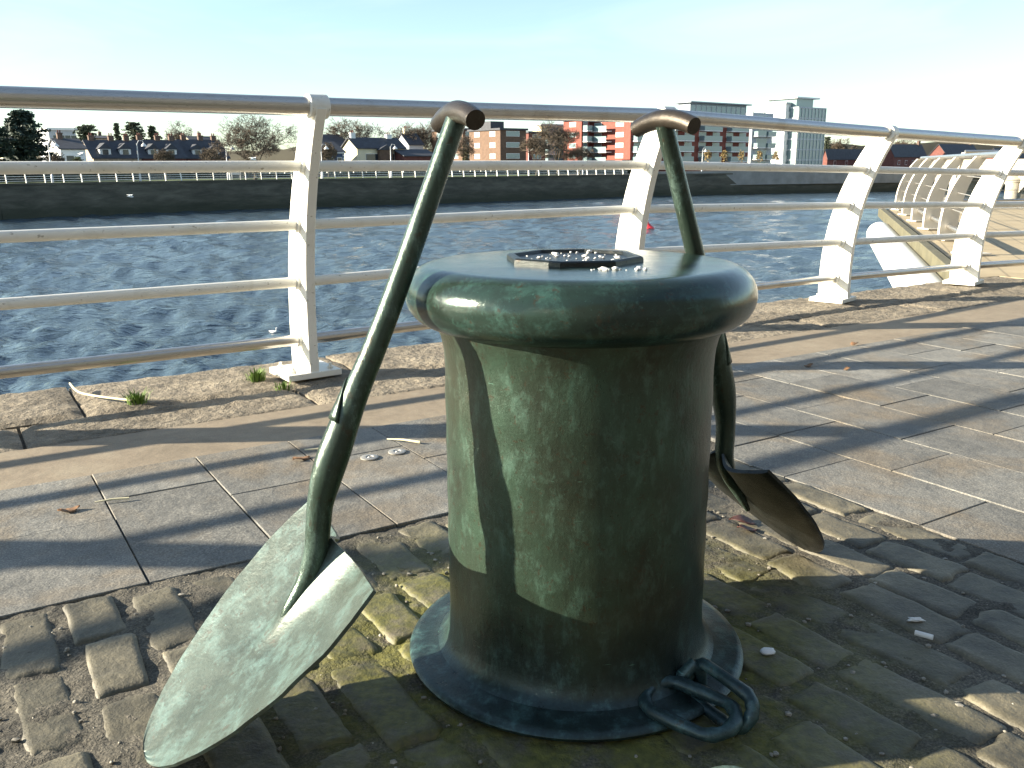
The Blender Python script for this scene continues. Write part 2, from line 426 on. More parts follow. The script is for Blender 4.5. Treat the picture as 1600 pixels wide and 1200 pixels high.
# setts round the bollard
b = MB()
nx, ny = 190, 130; vs = []; fs = []
for i in range(nx + 1):
    for j in range(ny + 1):
        u = -2.75 + 2.81 * i / nx; v = -0.004 + 2.1 * j / ny
        p = W(u, v)
        p.z = -0.0055 + 0.006 * noise.noise(p * 13) + 0.004 * noise.noise(p * 45)
        vs.append(p)
for i in range(nx):
    for j in range(ny):
        a = i * (ny + 1) + j; fs.append((a, a + 1, a + ny + 2, a + ny + 1))
b.add(vs, fs)
setts = structure(b.build('sett_paving', M['joint'], smooth=60))
def sett_mesh(lu, lv, seed):
    q = MB(); nu, nv = 10, 16; vs = []; fs = []
    S = Vector((seed * 5.7, seed * 2.3, seed * 1.1))
    for i in range(nu + 1):
        for j in range(nv + 1):
            a = i / nu * 2 - 1; c = j / nv * 2 - 1
            a = math.copysign(abs(a) ** 0.5, a); c = math.copysign(abs(c) ** 0.45, c)
            x = a * math.sqrt(1 - 0.16 * c ** 8); y = c * math.sqrt(1 - 0.10 * a ** 8)
            wob = 1 + 0.13 * noise.noise(Vector((a * 2.2, c * 1.6, 0)) + S)
            X = x * lu / 2 * wob; Y = y * lv / 2 * (1 + 0.09 * noise.noise(Vector((a * 2.3, c * 1.3, 4)) + S))
            ed = max(abs(a), abs(c) * 1.0)
            z = -0.003 * abs(a) ** 6 - 0.003 * abs(c) ** 8
            if ed > 0.96: z -= 0.045
            elif ed > 0.88: z -= 0.0035
            z += 0.0035 * noise.noise(Vector((X * 14, Y * 14, 0)) + S) + 0.0028 * noise.noise(Vector((X * 45, Y * 45, 1)) + S)
            vs.append((X, Y, z))
    for i in range(nu):
        for j in range(nv):
            k = i * (nv + 1) + j; fs.append((k, k + nv + 1, k + nv + 2, k + 1))
    q.add(vs, fs); return q.mesh('sett', M['sett'], 70)
LENS = [0.18, 0.205, 0.23, 0.255, 0.28, 0.305]
SM = {(l, s): sett_mesh(0.124 + 0.006 * (s - 1), l + 0.022, i * 4 + s + 1) for i, l in enumerate(LENS) for s in range(3)}
fixed = {-2: (0.905, 0.205), 0: (1.0, 0.26), 2: (1.12, 0.21), 10: (0.225, 0.21), 11: (0.30, 0.26), -1: (0.71, 0.17)}
SETTS = []
for k in range(-4, 16):
    uc = -0.55 - 0.135 * k
    if uc > 0.03: continue
    start = 0.012
    if k in fixed:
        a, L = fixed[k]; st = [(a, L)]; v = a
        while v > 0.09:
            l = RNG.choice(LENS); g_ = RNG.uniform(0.014, 0.03)
            if v - g_ - l < 0.10: l = v - g_ - 0.012
            if l > 0.34: st.append((v - g_ - l / 2 + 0.01, l / 2 - 0.01)); st.append((v - g_ - l, l / 2 - 0.01)); break
            v -= l + g_; st.append((v, l))
        v = a + L + 0.03
    else:
        st = []; v = RNG.uniform(0.01, 0.06)
    while v < 1.95:
        l = RNG.choice(LENS[1:]); st.append((v, l)); v += l + RNG.uniform(0.012, 0.034)
    for v, l in st:
        ll = min(LENS, key=lambda q: abs(q - l))
        me = SM[(ll, RNG.randrange(3))]
        o = piece('sett', me, W(uc + RNG.uniform(-0.008, 0.008), v + l / 2, 0.000 + RNG.uniform(-0.005, 0.003)), GRID + RNG.uniform(-0.05, 0.05) + (math.pi if RNG.random() < 0.5 else 0), setts)
        o.scale = (RNG.uniform(0.86, 1.0) if uc < -1.35 else RNG.uniform(0.94, 1.02), l / ll, 1)
        o.rotation_euler.x = RNG.uniform(-0.02, 0.02); o.rotation_euler.y = RNG.uniform(-0.03, 0.03)
# grit lying in the joints
b = MB()
for i in range(2600):
    u = RNG.uniform(-2.6, 0.05); v = RNG.uniform(0.0, 1.9)
    fr = ((u + 0.55) / 0.135) % 1.0
    if 0.30 > fr or fr > 0.70:
        if RNG.random() > 0.15: continue
    r = RNG.choice((0.0015, 0.002, 0.0025, 0.0035, 0.005)) * RNG.uniform(0.8, 1.3)
    p = W(u, v, -0.006 + r * 0.6)
    b.blob(p, r * RNG.uniform(0.8, 1.4), r, r * 0.7, seed=i, amp=0.5, nu=5, nv=3)
tag(b.build('grit', M['pebble'], smooth=60), 'pale grit and small pebbles lying in the joints between the setts', 'grit', kind='stuff')

# river
def water_sheet():
    rows = []; d = 5.0
    while d < 700: rows.append(d); d *= 1.0125
    nr, nc = len(rows), 420
    X = np.zeros((nr, nc)); Y = np.zeros((nr, nc))
    for i, d in enumerate(rows):
        ang = np.linspace(math.radians(-62), math.radians(62), nc)
        X[i] = np.sin(ang) * d; Y[i] = np.cos(ang) * d
    rs = np.random.RandomState(3); Z = np.zeros_like(X)
    D = np.sqrt(X * X + Y * Y)
    for k in range(42):
        lam = 0.4 * (1.06 ** k); th = math.radians(215) + rs.normal(0, 0.55)
        kx, ky = math.cos(th) * 2 * math.pi / lam, math.sin(th) * 2 * math.pi / lam
        amp = 0.0115 * lam ** 0.8 * np.clip((lam * 60 - D) / (lam * 25), 0, 1)
        ph = kx * X + ky * Y + rs.uniform(0, 6.28) + 0.9 * np.sin(0.21 * X / (1 + 0.05 * k) + 0.17 * Y + k)
        Z += amp * (1 - 2 * np.abs(np.sin(ph / 2))) if k % 3 == 0 else amp * np.sin(ph)
    vs = np.stack([X, Y, Z - 4.2], -1).reshape(-1, 3)
    fs = []
    for i in range(nr - 1):
        for j in range(nc - 1):
            a = i * nc + j; fs.append((a, a + 1, a + nc + 1, a + nc))
    me = bpy.data.meshes.new('river'); me.from_pydata(vs.tolist(), [], fs); me.update(); me.shade_smooth(); me.materials.append(M['water'])
    o = bpy.data.objects.new('river', me); col.objects.link(o); return o
structure(water_sheet())
b = MB(); b.cbox((0, 0, -5.0), 6000, 6000, 0.2); structure(b.build('river_bed', M['water']))

# ------------------------------------------------------------------ bollard
BC = Vector((0.125, 1.655, 0))
bollard = thing('bollard', 'large green patinated bronze mooring bollard with a thick round rim', 'bollard', BC)
prof = [(0.325, 0.0), (0.333, 0.004), (0.335, 0.010), (0.330, 0.017), (0.318, 0.019), (0.300, 0.0205), (0.284, 0.0225), (0.276, 0.0255)]
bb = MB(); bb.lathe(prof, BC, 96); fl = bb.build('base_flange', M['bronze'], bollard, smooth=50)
prof = [(0.2785, 0.0242), (0.2690, 0.0300), (0.2610, 0.0400), (0.2555, 0.0540), (0.2528, 0.0720), (0.2515, 0.10)]
for i in range(20): prof.append((0.2515 + 0.0008 * math.sin(i * 1.7), 0.14 + 0.47 * i / 19))
prof += [(0.2535, 0.625), (0.258, 0.645), (0.265, 0.662), (0.268, 0.676)]
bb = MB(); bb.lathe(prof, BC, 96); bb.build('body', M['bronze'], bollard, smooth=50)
prof = [(0.255, 0.682)]
for i in range(25):
    a = math.radians(-118 + 208 * i / 24); prof.append((0.2665 + 0.0545 * math.cos(a), 0.7215 + 0.054 * math.sin(a)))
prof += [(0.240, 0.7765), (0.19, 0.778), (0.14, 0.779), (0.02, 0.779)]
bb = MB(); bb.lathe(prof, BC, 96); rim = bb.build('rim', M['bronze_rim'], bollard, smooth=60)
oc = [(math.cos(math.radians(22.5 + 45 * k + 8)), math.sin(math.radians(22.5 + 45 * k + 8))) for k in range(8)]
bb = MB(); vs = []; fs = []
RP = [(0.128, 0.776), (0.127, 0.786), (0.123, 0.7885), (0.113, 0.7885), (0.109, 0.783), (0.02, 0.782)]
for r, z in RP:
    for x, y in oc: vs.append((BC.x - 0.01 + r * x, BC.y + r * y, z))
for i in range(len(RP) - 1):
    for k in range(8):
        l = (k + 1) % 8; fs.append((i * 8 + k, i * 8 + l, (i + 1) * 8 + l, (i + 1) * 8 + k))
fs.append(tuple((len(RP) - 1) * 8 + k for k in range(8)))
bb.add(vs, fs); bb.build('octagonal_plate', M['bronze_plate'], bollard)
M['crumb'] = simple('white_crumb', (0.78, 0.78, 0.76), 0.8, 0, 0.08, 60)
bb = MB(); r2 = random.Random(5)
for i in range(60):
    a = r2.uniform(0, 6.28); r = 0.10 * math.sqrt(r2.random())
    s = r2.choice((0.0012, 0.0015, 0.002, 0.003, 0.0045)) * r2.uniform(0.5, 0.9)
    bb.blob((BC.x + r * math.cos(a), BC.y + r * math.sin(a), 0.783 + s * 0.5), s * 1.5, s, s * 0.8, seed=i, amp=0.7)
for i in range(16):
    t_ = r2.uniform(0.10, 0.42); s = r2.uniform(0.001, 0.0042)
    x = BC.x + r2.uniform(0.0, 0.10); y = BC.y - 0.145 - r2.uniform(0, 0.02)
    bb.blob((x, y, 0.778 + s * 0.5), s * 1.4, s, s * 0.8, seed=i + 80, amp=0.7)
tag(bb.build('crumbs', M['crumb'], smooth=60), 'white crumbs scattered in and beside the octagonal plate on the bollard top', 'crumbs', kind='stuff')

# ------------------------------------------------------------------ spades
def lerp(tab, x):
    for (x0, y0), (x1, y1) in zip(tab, tab[1:]):
        if x <= x1: return y0 + (y1 - y0) * (x - x0) / (x1 - x0)
    return tab[-1][1]
OUT = [(0, 0.004), (0.004, 0.024), (0.012, 0.040), (0.028, 0.058), (0.055, 0.078), (0.12, 0.113), (0.22, 0.148), (0.38, 0.187), (0.58, 0.219), (0.77, 0.230), (0.9, 0.227), (1.0, 0.215)]
def catmull(pts, sub=6):
    res = []; n = len(pts)
    for i in range(n - 1):
        p0 = pts[max(i - 1, 0)]; p1 = pts[i]; p2 = pts[i + 1]; p3 = pts[min(i + 2, n - 1)]
        for k in range(sub):
            t = k / sub
            res.append(tuple(0.5 * (2 * b_ + (c_ - a_) * t + (2 * a_ - 5 * b_ + 4 * c_ - d_) * t * t + (3 * b_ - a_ - 3 * c_ + d_) * t ** 3) for a_, b_, c_, d_ in zip(p0, p1, p2, p3)))
    res.append(tuple(pts[-1])); return res
def spade(label, tip, hdir, shoulder, shaft, wscale=1.0, dish=0.030, roll=0.0, mat='bronze_blade'):
    tip = Vector(tip); h = Vector((hdir[0], hdir[1], 0)).normalized(); n = Vector((h.y, -h.x, 0)); up = Vector((0, 0, 1))
    th = thing('spade', label, 'spade', tip, None)
    Lv = h * shoulder[0] + up * shoulder[1]; N = (up * shoulder[0] - h * shoulder[1]).normalized()
    if N.z < 0: N = -N
    nb = n * math.cos(roll) + N * math.sin(roll); Nb = N * math.cos(roll) - n * math.sin(roll)
    # blade: dished leaf with a raised socket tongue down the middle
    nt, nw = 48, 32; TH = 0.009
    front = []; back = []
    for i in range(nt + 1):
        t = (i / nt) ** 1.7
        hw = lerp(OUT, t) * wscale
        for j in range(nw + 1):
            w = (j / nw) * 2 - 1
            tt = t
            # shoulders sweep: edges of the top run a little lower than the middle
            if t > 0.9: tt = t + 0.015 * (t - 0.9) / 0.1 * abs(w) ** 2
            d = dish * (abs(w) ** 1.8 - 1) * min(1, 0.05 + 1.6 * t)
            ton = max(0.0, (t - 0.45) / 0.55); wid = 0.07 + 0.15 * ton
            d += 0.042 * ton ** 1.3 * math.exp(-(w / wid) ** 2 * 1.2)
            d += 0.0018 * noise.noise(Vector((t * 7, w * 5, 1.3)))
            p = tip + Lv * tt + nb * (w * hw) + Nb * d
            front.append(p); back.append(p - Nb * TH * (1.0 if abs(w) < 0.98 and 0 < i else 0.75))
    q = MB(); fs = []; B = len(front); c = nw + 1
    for i in range(nt):
        for j in range(nw):
            a = i * c + j
            fs.append((a, a + 1, a + c + 1, a + c)); fs.append((B + a, B + a + c, B + a + c + 1, B + a + 1))
    rimi = [j for j in range(nw + 1)] + [i * c + nw for i in range(1, nt + 1)] + [nt * c + j for j in range(nw - 1, -1, -1)] + [i * c for i in range(nt - 1, 0, -1)]
    for i in range(len(rimi)):
        a, e = rimi[i], rimi[(i + 1) % len(rimi)]; fs.append((e, a, B + a, B + e))
    q.add(front + back, fs); q.build('blade', M[mat], th, smooth=45)
    pts = catmull([(s, z, r) for s, z, r in shaft], 7)
    q = MB(); q.tube([tip + h * s + up * z for s, z, r in pts], [r for s, z, r in pts], 20)
    sh = q.build('shaft', M['bronze_shaft'], th, smooth=60)
    # strap collar where the socket clasps the wooden-looking shaft: a pointed tongue
    k = 3; s0, z0, r0 = shaft[-4]
    d = (Vector((shaft[-3][0], shaft[-3][1], 0)) - Vector((s0, z0, 0))).normalized()
    ax = h * d.x + up * d.y; outw = N * 0.75 - n * 0.25; outw = (outw - ax * outw.dot(ax)).normalized(); sid = ax.cross(outw)
    q = MB(); base = tip + h * s0 + up * z0; vs = []; fs = []
    rows = 9
    for i in range(rows):
        f = i / (rows - 1); y = -0.05 + 0.075 * f; half = 1.25 * (1 - f) ** 0.8 + 0.02; rr = lerp([(0, r0 + 0.0030), (1, r0 + 0.0002)], f)
        for j in range(9):
            a = half * (j / 4 - 1)
            vs.append(base + ax * y + (outw * math.cos(a) + sid * math.sin(a)) * rr)
    for i in range(rows - 1):
        for j in range(8):
            a = i * 9 + j; fs.append((a, a + 1, a + 10, a + 9))
    q.add(vs, fs); o = q.build('socket_strap', M['bronze_shaft'], th, smooth=60)
    so_ = o.modifiers.new('solid', 'SOLIDIFY'); so_.thickness = 0.004; so_.offset = 0
    # curved T grip
    top = tip + h * shaft[-1][0] + up * (shaft[-1][1] + 0.006)
    gp = []; gr = []
    for i in range(13):
        f = i / 6 - 1
        gp.append(top + n * (0.082 * f) + up * (0.004 - 0.016 * f * f)); gr.append(0.0165 + 0.0025 * (1 - abs(f)))
    q = MB(); q.tube(gp, gr, 18); q.build('grip', M['bronze_grip'] , th, smooth=60)
    return th
sh1 = [(0.236, 0.168, 0.006), (0.254, 0.199, 0.0135), (0.285, 0.246, 0.018), (0.304, 0.298, 0.0205), (0.311, 0.345, 0.0215), (0.317, 0.385, 0.0225), (0.330, 0.43, 0.0265), (0.347, 0.475, 0.0275), (0.385, 0.565, 0.0225), (0.430, 0.66, 0.0200), (0.490, 0.80, 0.0190), (0.578, 1.016, 0.0175)]
spade('bronze spade with pale sunlit blue-green blade, leaning on the left of the bollard', (-0.615, 1.30, 0.008), (0.91, 0.415), (0.34, 0.31), sh1)
sh2 = [(0.228, 0.150, 0.006), (0.262, 0.199, 0.012), (0.294, 0.246, 0.017), (0.315, 0.295, 0.021), (0.316, 0.345, 0.0215), (0.318, 0.385, 0.0225), (0.326, 0.43, 0.0265), (0.336, 0.475, 0.0275), (0.362, 0.565, 0.0225), (0.394, 0.66, 0.02), (0.448, 0.8, 0.019), (0.53, 1.016, 0.0175)]
spade('bronze spade with dark shaded blade, leaning on the far side of the bollard', (0.745, 2.10, 0.008), (-0.84, -0.54), (0.335, 0.31), sh2, wscale=0.70, dish=0.03, mat='bronze_plate')  # shade put into the colour: far blade takes the dark plate bronze

# ------------------------------------------------------------------ chain at the bollard's foot
def link_pts(c, axis, side, L, w, n=28):
    c = Vector(c); axis = Vector(axis).normalized(); side = Vector(side); side = (side - axis * side.dot(axis)).normalized(); res = []
    st = L / 2 - w / 2
    for i in range(n):
        a = 2 * math.pi * i / n; x = math.cos(a); y = math.sin(a)
        res.append(c + axis * (x * w / 2 + (st if x > 0.01 else -st if x < -0.01 else 0)) + side * (y * w / 2))
    return res
chain = thing('chain', 'short heavy blue-green bronze chain lying at the foot of the bollard', 'chain', (0.32, 1.38, 0))
q = MB(); q.tube(link_pts((0.306, 1.378, 0.032), (0.756, -0.654, 0.0), (0.654, 0.756, 0.16), 0.165, 0.092), [0.0122 + 0.0012 * math.sin(k * 1.9) for k in range(28)], 12, closed=True); q.build('link', M['bronze_blue'], chain, smooth=60)
q = MB(); q.tube(link_pts((0.362, 1.408, 0.036), (0.537, -0.844, -0.06), (0.45, 0.3, 0.85), 0.150, 0.064), [0.0122 + 0.0012 * math.sin(k * 2.3) for k in range(28)], 12, closed=True); q.build('link', M['bronze_blue'], chain, smooth=60)
q = MB(); q.tube(link_pts((0.36, 1.150, 0.012), (0.9, -0.4, 0.0), (0.4, 0.9, 0.1), 0.17, 0.11), 0.0165, 12, closed=True); q.build('link', M['bronze_blade'], chain, smooth=60)
q = MB(); q.tube([(0.305, 1.462, 0.01), (0.308, 1.458, 0.045), (0.325, 1.46, 0.064), (0.342, 1.468, 0.045), (0.345, 1.473, 0.01)], 0.013, 10); q.build('eye', M['bronze_blue'], chain, smooth=60)

# ------------------------------------------------------------------ near railing
rail = thing('railing', 'white promenade railing with curved posts and steel top rail along the near quay edge', 'railing', W(-0.71, -1.88))
NI = [(0.58, -0.81), (0.55, -0.83), (0.75, -0.66), (0.75, -0.66)]
ZS = [[1.186, .947, .695, .437, .168], [1.197, .943, .701, .455, .173], [1.138, .904, .665, .412, .163], [1.095, .869, .624, .384, .139]]
PB = [W(-0.71, -1.88), W(1.27, -1.95), Vector((2.285, 6.305, 0)), Vector((3.649, 7.199, 0))]
OFS = [0.28, 0.15, 0.06, 0.02, 0.0]
POSTS = []
for k in range(4, 0, -1): POSTS.append((W(-0.71 - 1.97 * k, -1.88 + 0.004 * k), (0.58, -0.81), ZS[0]))
for k in range(4): POSTS.append((PB[k], NI[k], ZS[k]))
POSTS.append((Vector((5.35, 8.05, 0)), (0.75, -0.66), [1.07, 0.84, 0.60, 0.36, 0.12]))
RP_ = []
for base, ni, zs in POSTS:
    ni = Vector((ni[0], ni[1], 0)).normalized(); RP_.append([base + ni * o + Vector((0, 0, z)) for o, z in zip(OFS, zs)])
RNAMES = ['top_rail', 'rail', 'rail', 'rail', 'bottom_rail']
for j in range(5):
    q = MB(); q.tube([r[j] for r in RP_], [0.0375, 0.0235, 0.0235, 0.0235, 0.0255][j], 20)
    q.build(RNAMES[j], M['steel'] if j in (0, 4) else M['white'], rail, smooth=50)
def curve_off(z, ztop):       # landward lean of the post's centre line
    t = z / ztop; return 0.02 - 0.06 * t + 0.32 * t * t * (0.6 + 0.4 * t)
for base, ni, zs in POSTS:
    ni = Vector((ni[0], ni[1], 0)).normalized(); al = Vector((-ni.y, ni.x, 0)); ztop = zs[0]
    def strip(o0, o1, half, name, par, mat):
        q = MB(); N_ = 18; vs = []; fs = []
        for i in range(N_ + 1):
            z = 0.02 + (ztop - 0.03) * i / N_; c = curve_off(z, ztop); wv = 1.0 - 0.30 * (i / N_) ** 2
            for o, s in ((o0, -1), (o1, -1), (o1, 1), (o0, 1)):
                vs.append(base + ni * (c + o * wv) + al * (half * s) + Vector((0, 0, z)))
        for i in range(N_):
            for k in range(4):
                l = (k + 1) % 4; fs.append((i * 4 + k, i * 4 + l, i * 4 + 4 + l, i * 4 + 4 + k))
        fs.append((3, 2, 1, 0)); fs.append(tuple(N_ * 4 + k for k in range(4)))
        q.add(vs, fs); return q.build(name, mat, par, smooth=35, bevel=0.003)
    post = strip(0.0, 0.085, 0.022, 'post', rail, M['white'])
    strip(-0.13, -0.04, 0.022, 'river_flange', post, M['white'])
    strip(-0.045, 0.005, 0.0185, 'web', post, M['white'])
    rp = [base + ni * o + Vector((0, 0, z)) for o, z in zip(OFS, zs)]
    q = MB(); q.tube([rp[0] - al * 0.042, rp[0] + al * 0.042], 0.050, 24); q.build('collar', M['white'], post, smooth=40, bevel=0.004)
    for j in range(1, 5):
        for s in (-1, 1):
            q = MB(); q.tube([rp[j] + al * (0.018 * s), rp[j] + al * (0.034 * s)], [0.036, 0.033], 18); q.build('boss', M['white'], post, smooth=40)
    q = MB(); q.obox(base - ni * 0.13 - al * 0.13 + Vector((0, 0, 0.002)), ni * 0.24, al * 0.26, (0, 0, 0.028)); q.build('base_plate', M['white'], post, bevel=0.003)
    for a in (-0.085, 0.07):
        for s in (-0.09, 0.09):
            q = MB(); q.lathe([(0.013, 0), (0.013, 0.012), (0.007, 0.013), (0.007, 0.026)], base + ni * a + al * s + Vector((0, 0, 0.03)), 6); q.build('bolt', M['white'], post)

# ------------------------------------------------------------------ deck reaching out over the river on the right
def planks():
    t = NT('deck_paving'); cw = t.coords('World')
    mp = t.n('Mapping'); mp.inputs['Rotation'].default_value = (0, 0, -1.2); t.l(cw, mp.inputs[0])
    br = t.n('TexBrick', Scale=1.0); br.inputs['Mortar Size'].default_value = 0.012; br.inputs['Brick Width'].default_value = 0.6; br.inputs['Row Height'].default_value = 0.3
    br.inputs['Color1'].default_value = (0.34, 0.27, 0.165, 1); br.inputs['Color2'].default_value = (0.40, 0.32, 0.20, 1); br.inputs['Mortar'].default_value = (0.12, 0.10, 0.07, 1)
    t.l(mp.outputs[0], br.inputs['Vector'])
    cl = t.mix(0.5, br.outputs['Color'], t.ramp(t.noise(cw, 3, 5), [(0.3, (0.32, 0.25, 0.15)), (0.7, (0.44, 0.36, 0.23))]))
    return t.out(cl, 0.8, t.bump(t.noise(cw, 60, 3), 0.2, 0.01))
M['deck'] = planks()
DA, DB = Vector((3.95, 7.62, 0)), Vector((7.95, 19.3, 0))
b = MB(); b.prism([DA + Vector((0, 0, -0.008)), DB + Vector((0, 0, -0.008)), (34, 21, -0.008), (34, 4, -0.008), W(5.62, 2.4, -0.008), W(5.62, -2.2, -0.008)], (0, 0, -0.20))
deck = structure(b.build('deck', M['deck']))
dd = (DB - DA).normalized(); dn = Vector((dd.y, -dd.x, 0))
M['fascia'] = simple('tan_timber', (0.11, 0.10, 0.06), 0.7, 0, 0.25, 5, 0.2, 'World')
b = MB(); b.obox(DA - dn * 0.16 + Vector((0, 0, -0.16)), dd * (DB - DA).length, dn * 0.10, (0, 0, 0.19)); f_ = b.build('kerb', M['fascia'], bevel=0.006); tag(f_, 'tan timber kerb along the edge of the jutting deck', 'kerb')
b = MB(); b.tube([DA - dn * 0.29 - dd * 0.3 + Vector((0, 0, -0.29)), DB - dn * 0.29 - dd * 3.4 + Vector((0, 0, -0.29))], 0.215, 28)
pp = b.build('edge_tube', M['white'], smooth=50, bevel=0.01); tag(pp, 'thick white tube running under the edge of the jutting deck', 'tube')
dr = thing('deck_railing', 'railing of broad curved grey-white fins on the jutting deck at right', 'railing', DA)
M['fin'] = simple('fin_paint', (0.62, 0.58, 0.50), 0.45, 0, 0.08, 3, 0, 'World')
def fin(base, ni, ztop=1.12, wide=0.21, par=dr, nm='fin'):
    ni = Vector((ni[0], ni[1], 0)).normalized(); al = Vector((-ni.y, ni.x, 0)); q = MB(); vs = []; fs = []; N_ = 14
    for i in range(N_ + 1):
        z = 0.02 + ztop * i / N_; c = curve_off(z, ztop) * 1.25; wv = 1.0 - 0.35 * (i / N_) ** 2
        for o, s in ((-wide * 0.55, -1), (wide * 0.45, -1), (wide * 0.45, 1), (-wide * 0.55, 1)):
            vs.append(base + ni * (c + o * wv) + al * (0.02 * s) + Vector((0, 0, z)))
    for i in range(N_):
        for k in range(4):
            l = (k + 1) % 4; fs.append((i * 4 + k, i * 4 + l, i * 4 + 4 + l, i * 4 + 4 + k))
    fs.append((3, 2, 1, 0)); fs.append(tuple(N_ * 4 + k for k in range(4)))
    q.add(vs, fs); o = q.build(nm, M['fin'], par, smooth=35)
    q = MB(); q.cbox(base + Vector((0, 0, 0.012)) + ni * 0.03, 0.28, 0.28, 0.02, math.atan2(ni.y, ni.x)); q.build('base_plate', M['fin'], o)
    return [base + ni * (curve_off(z, ztop) * 1.25) + Vector((0, 0, z)) for z in (ztop + 0.03, 0.78, 0.58, 0.38, 0.17)]
LD = (DB - DA).length; fr = []
for k in range(6):
    fr.append(fin(DA + dd * (LD - 0.5 - 1.95 * k) + dn * 0.22, (0.99, 0.14), ztop=1.0, wide=0.24))
tube_spec = [('top_rail', 0.036, 'steel'), ('wire', 0.006, 'bolt'), ('wire', 0.006, 'bolt'), ('wire', 0.006, 'bolt'), ('bottom_rail', 0.028, 'steel')]
for j, (nm, r, mt) in enumerate(tube_spec):
    q = MB(); q.tube([p[j] for p in fr], r, 12); q.build(nm, M[mt], dr, smooth=50)
d2 = thing('deck_railing', 'low railing with slim white posts across the far end of the deck', 'railing', DB)
fr = []
e0 = DB + Vector((0.3, -0.3, 0)); ed = Vector((1, 0.04, 0)).normalized(); en = Vector((0.04, -1, 0))
for k in range(8): fr.append(fin(e0 + ed * (2.2 * k + 0.9), en, par=d2, nm='post'))
for j, (nm, r, mt) in enumerate(tube_spec):
    q = MB(); q.tube([p[j] for p in fr], r, 10); q.build(nm, M[mt], d2, smooth=50)

# ------------------------------------------------------------------ far bank
ZQ = -0.9
Q = Vector((0.787, 0.617, 0)); QP = Vector((-0.617, 0.787, 0))      # along the far quay, and away from the river
def quay_stone():
    t = NT('weathered_quay_wall'); cw = t.coords('World'); cs = t.coords('World', (0.25, 0.25, 1.2))
    n1 = t.noise(cs, 1.3, 6, 0.65, 0.4); n2 = t.noise(cw, 5, 5, 0.6)
    cl = t.ramp(n1, [(0.3, (0.045, 0.042, 0.032)), (0.5, (0.085, 0.078, 0.058)), (0.7, (0.13, 0.12, 0.09))])
    sx = t.n('SeparateXYZ'); t.l(t.n('NewGeometry').outputs['Position'], sx.inputs[0])
    tide = t.ramp(t.math('MULTIPLY', t.math('ADD', t.math('ADD', sx.outputs['Z'], 4.4), t.math('MULTIPLY', n1, 0.8)), 0.25), [(0.25, (1, 1, 1)), (0.62, (0, 0, 0))])
    cl = t.mix(t.math('MULTIPLY', tide, 0.8), cl, (0.028, 0.032, 0.018))
    return t.out(cl, 0.9, t.bump(n2, 0.8, 0.06))
M['quaywall'] = quay_stone()
M['bank'] = simple('bank_paving', (0.20, 0.19, 0.16), 0.9, 0, 0.25, 0.3, 0, 'World')
M['grass'] = simple('bank_grass', (0.07, 0.10, 0.025), 0.9, 0, 0.3, 0.8, 0, 'World')
QL = [Vector(p + (0,)) for p in ((-150, 16), (-52, 93), (-37.7, 108), (-8.7, 127.2), (17.5, 147.5), (42, 158), (64, 166), (110, 178), (190, 195))]
wall = MB()
for a, c in zip(QL, QL[1:]):
    d = (c - a); nn = Vector((d.y, -d.x, 0)).normalized()
    wall.prism([a + Vector((0, 0, -5.2)) + nn * 0.35, a + Vector((0, 0, ZQ)), a + QP * 1.2 + Vector((0, 0, ZQ)), a + QP * 1.2 + Vector((0, 0, -5.2))], d)
fw = wall.build('quay_wall', M['quaywall']); tag(fw, 'long dark stone quay wall on the far side of the river', 'wall')
q = MB()
for a, c in zip(QL, QL[1:]):
    d = c - a; nn = Vector((d.y, -d.x, 0)).normalized()
    q.obox(a + nn * 0.08 + Vector((0, 0, ZQ + 0.01)), d, QP * 0.7, (0, 0, 0.22))
q.build('coping', M['quaywall'], fw)
# raised part of the wall below the apartment blocks
hw = MB()
for a, c in ((QL[4] + Q * 5, QL[5]), (QL[5], QL[6]), (QL[6], QL[7]), (QL[7], QL[8])):
    d = c - a; nn = Vector((d.y, -d.x, 0)).normalized()
    hw.obox(a + nn * 0.36 + Vector((0, 0, -2.5)), d, -nn * 0.8, (0, 0, 2.2)); hw.obox(a + nn * 0.44 + Vector((0, 0, -2.62)), d, -nn * 0.3, (0, 0, 0.13))
M['greywall'] = simple('grey_parapet', (0.26, 0.25, 0.23), 0.85, 0, 0.2, 0.6, 0.2, 'World')
tag(hw.build('parapet_wall', M['greywall']), 'grey parapet wall on top of the far quay below the apartment blocks', 'wall')
b = MB(); b.prism([p + QP * 0.6 + Vector((0, 0, ZQ - 0.02)) for p in QL] + [Vector((1800, 900, ZQ - 0.02)), Vector((1200, 3500, ZQ - 0.02)), Vector((-2500, 2500, ZQ - 0.02)), Vector((-900, 150, ZQ - 0.02))], (0, 0, -0.4))
structure(b.build('far_bank', M['bank']))
b = MB(); b.prism([QL[1] + QP * 9 - Q * 20 + Vector((0, 0, ZQ + 0.02)), QL[4] + QP * 9 + Vector((0, 0, ZQ + 0.02)), QL[4] + QP * 24 + Vector((0, 0, ZQ + 0.02)), QL[1] + QP * 24 - Q * 20 + Vector((0, 0, ZQ + 0.02))], (0, 0, 0.05))
structure(b.build('lawn', M['grass']))
M['hedge'] = simple('dark_hedge', (0.035, 0.042, 0.022), 0.9, 0, 0.5, 1.2, 0.8, 'World')

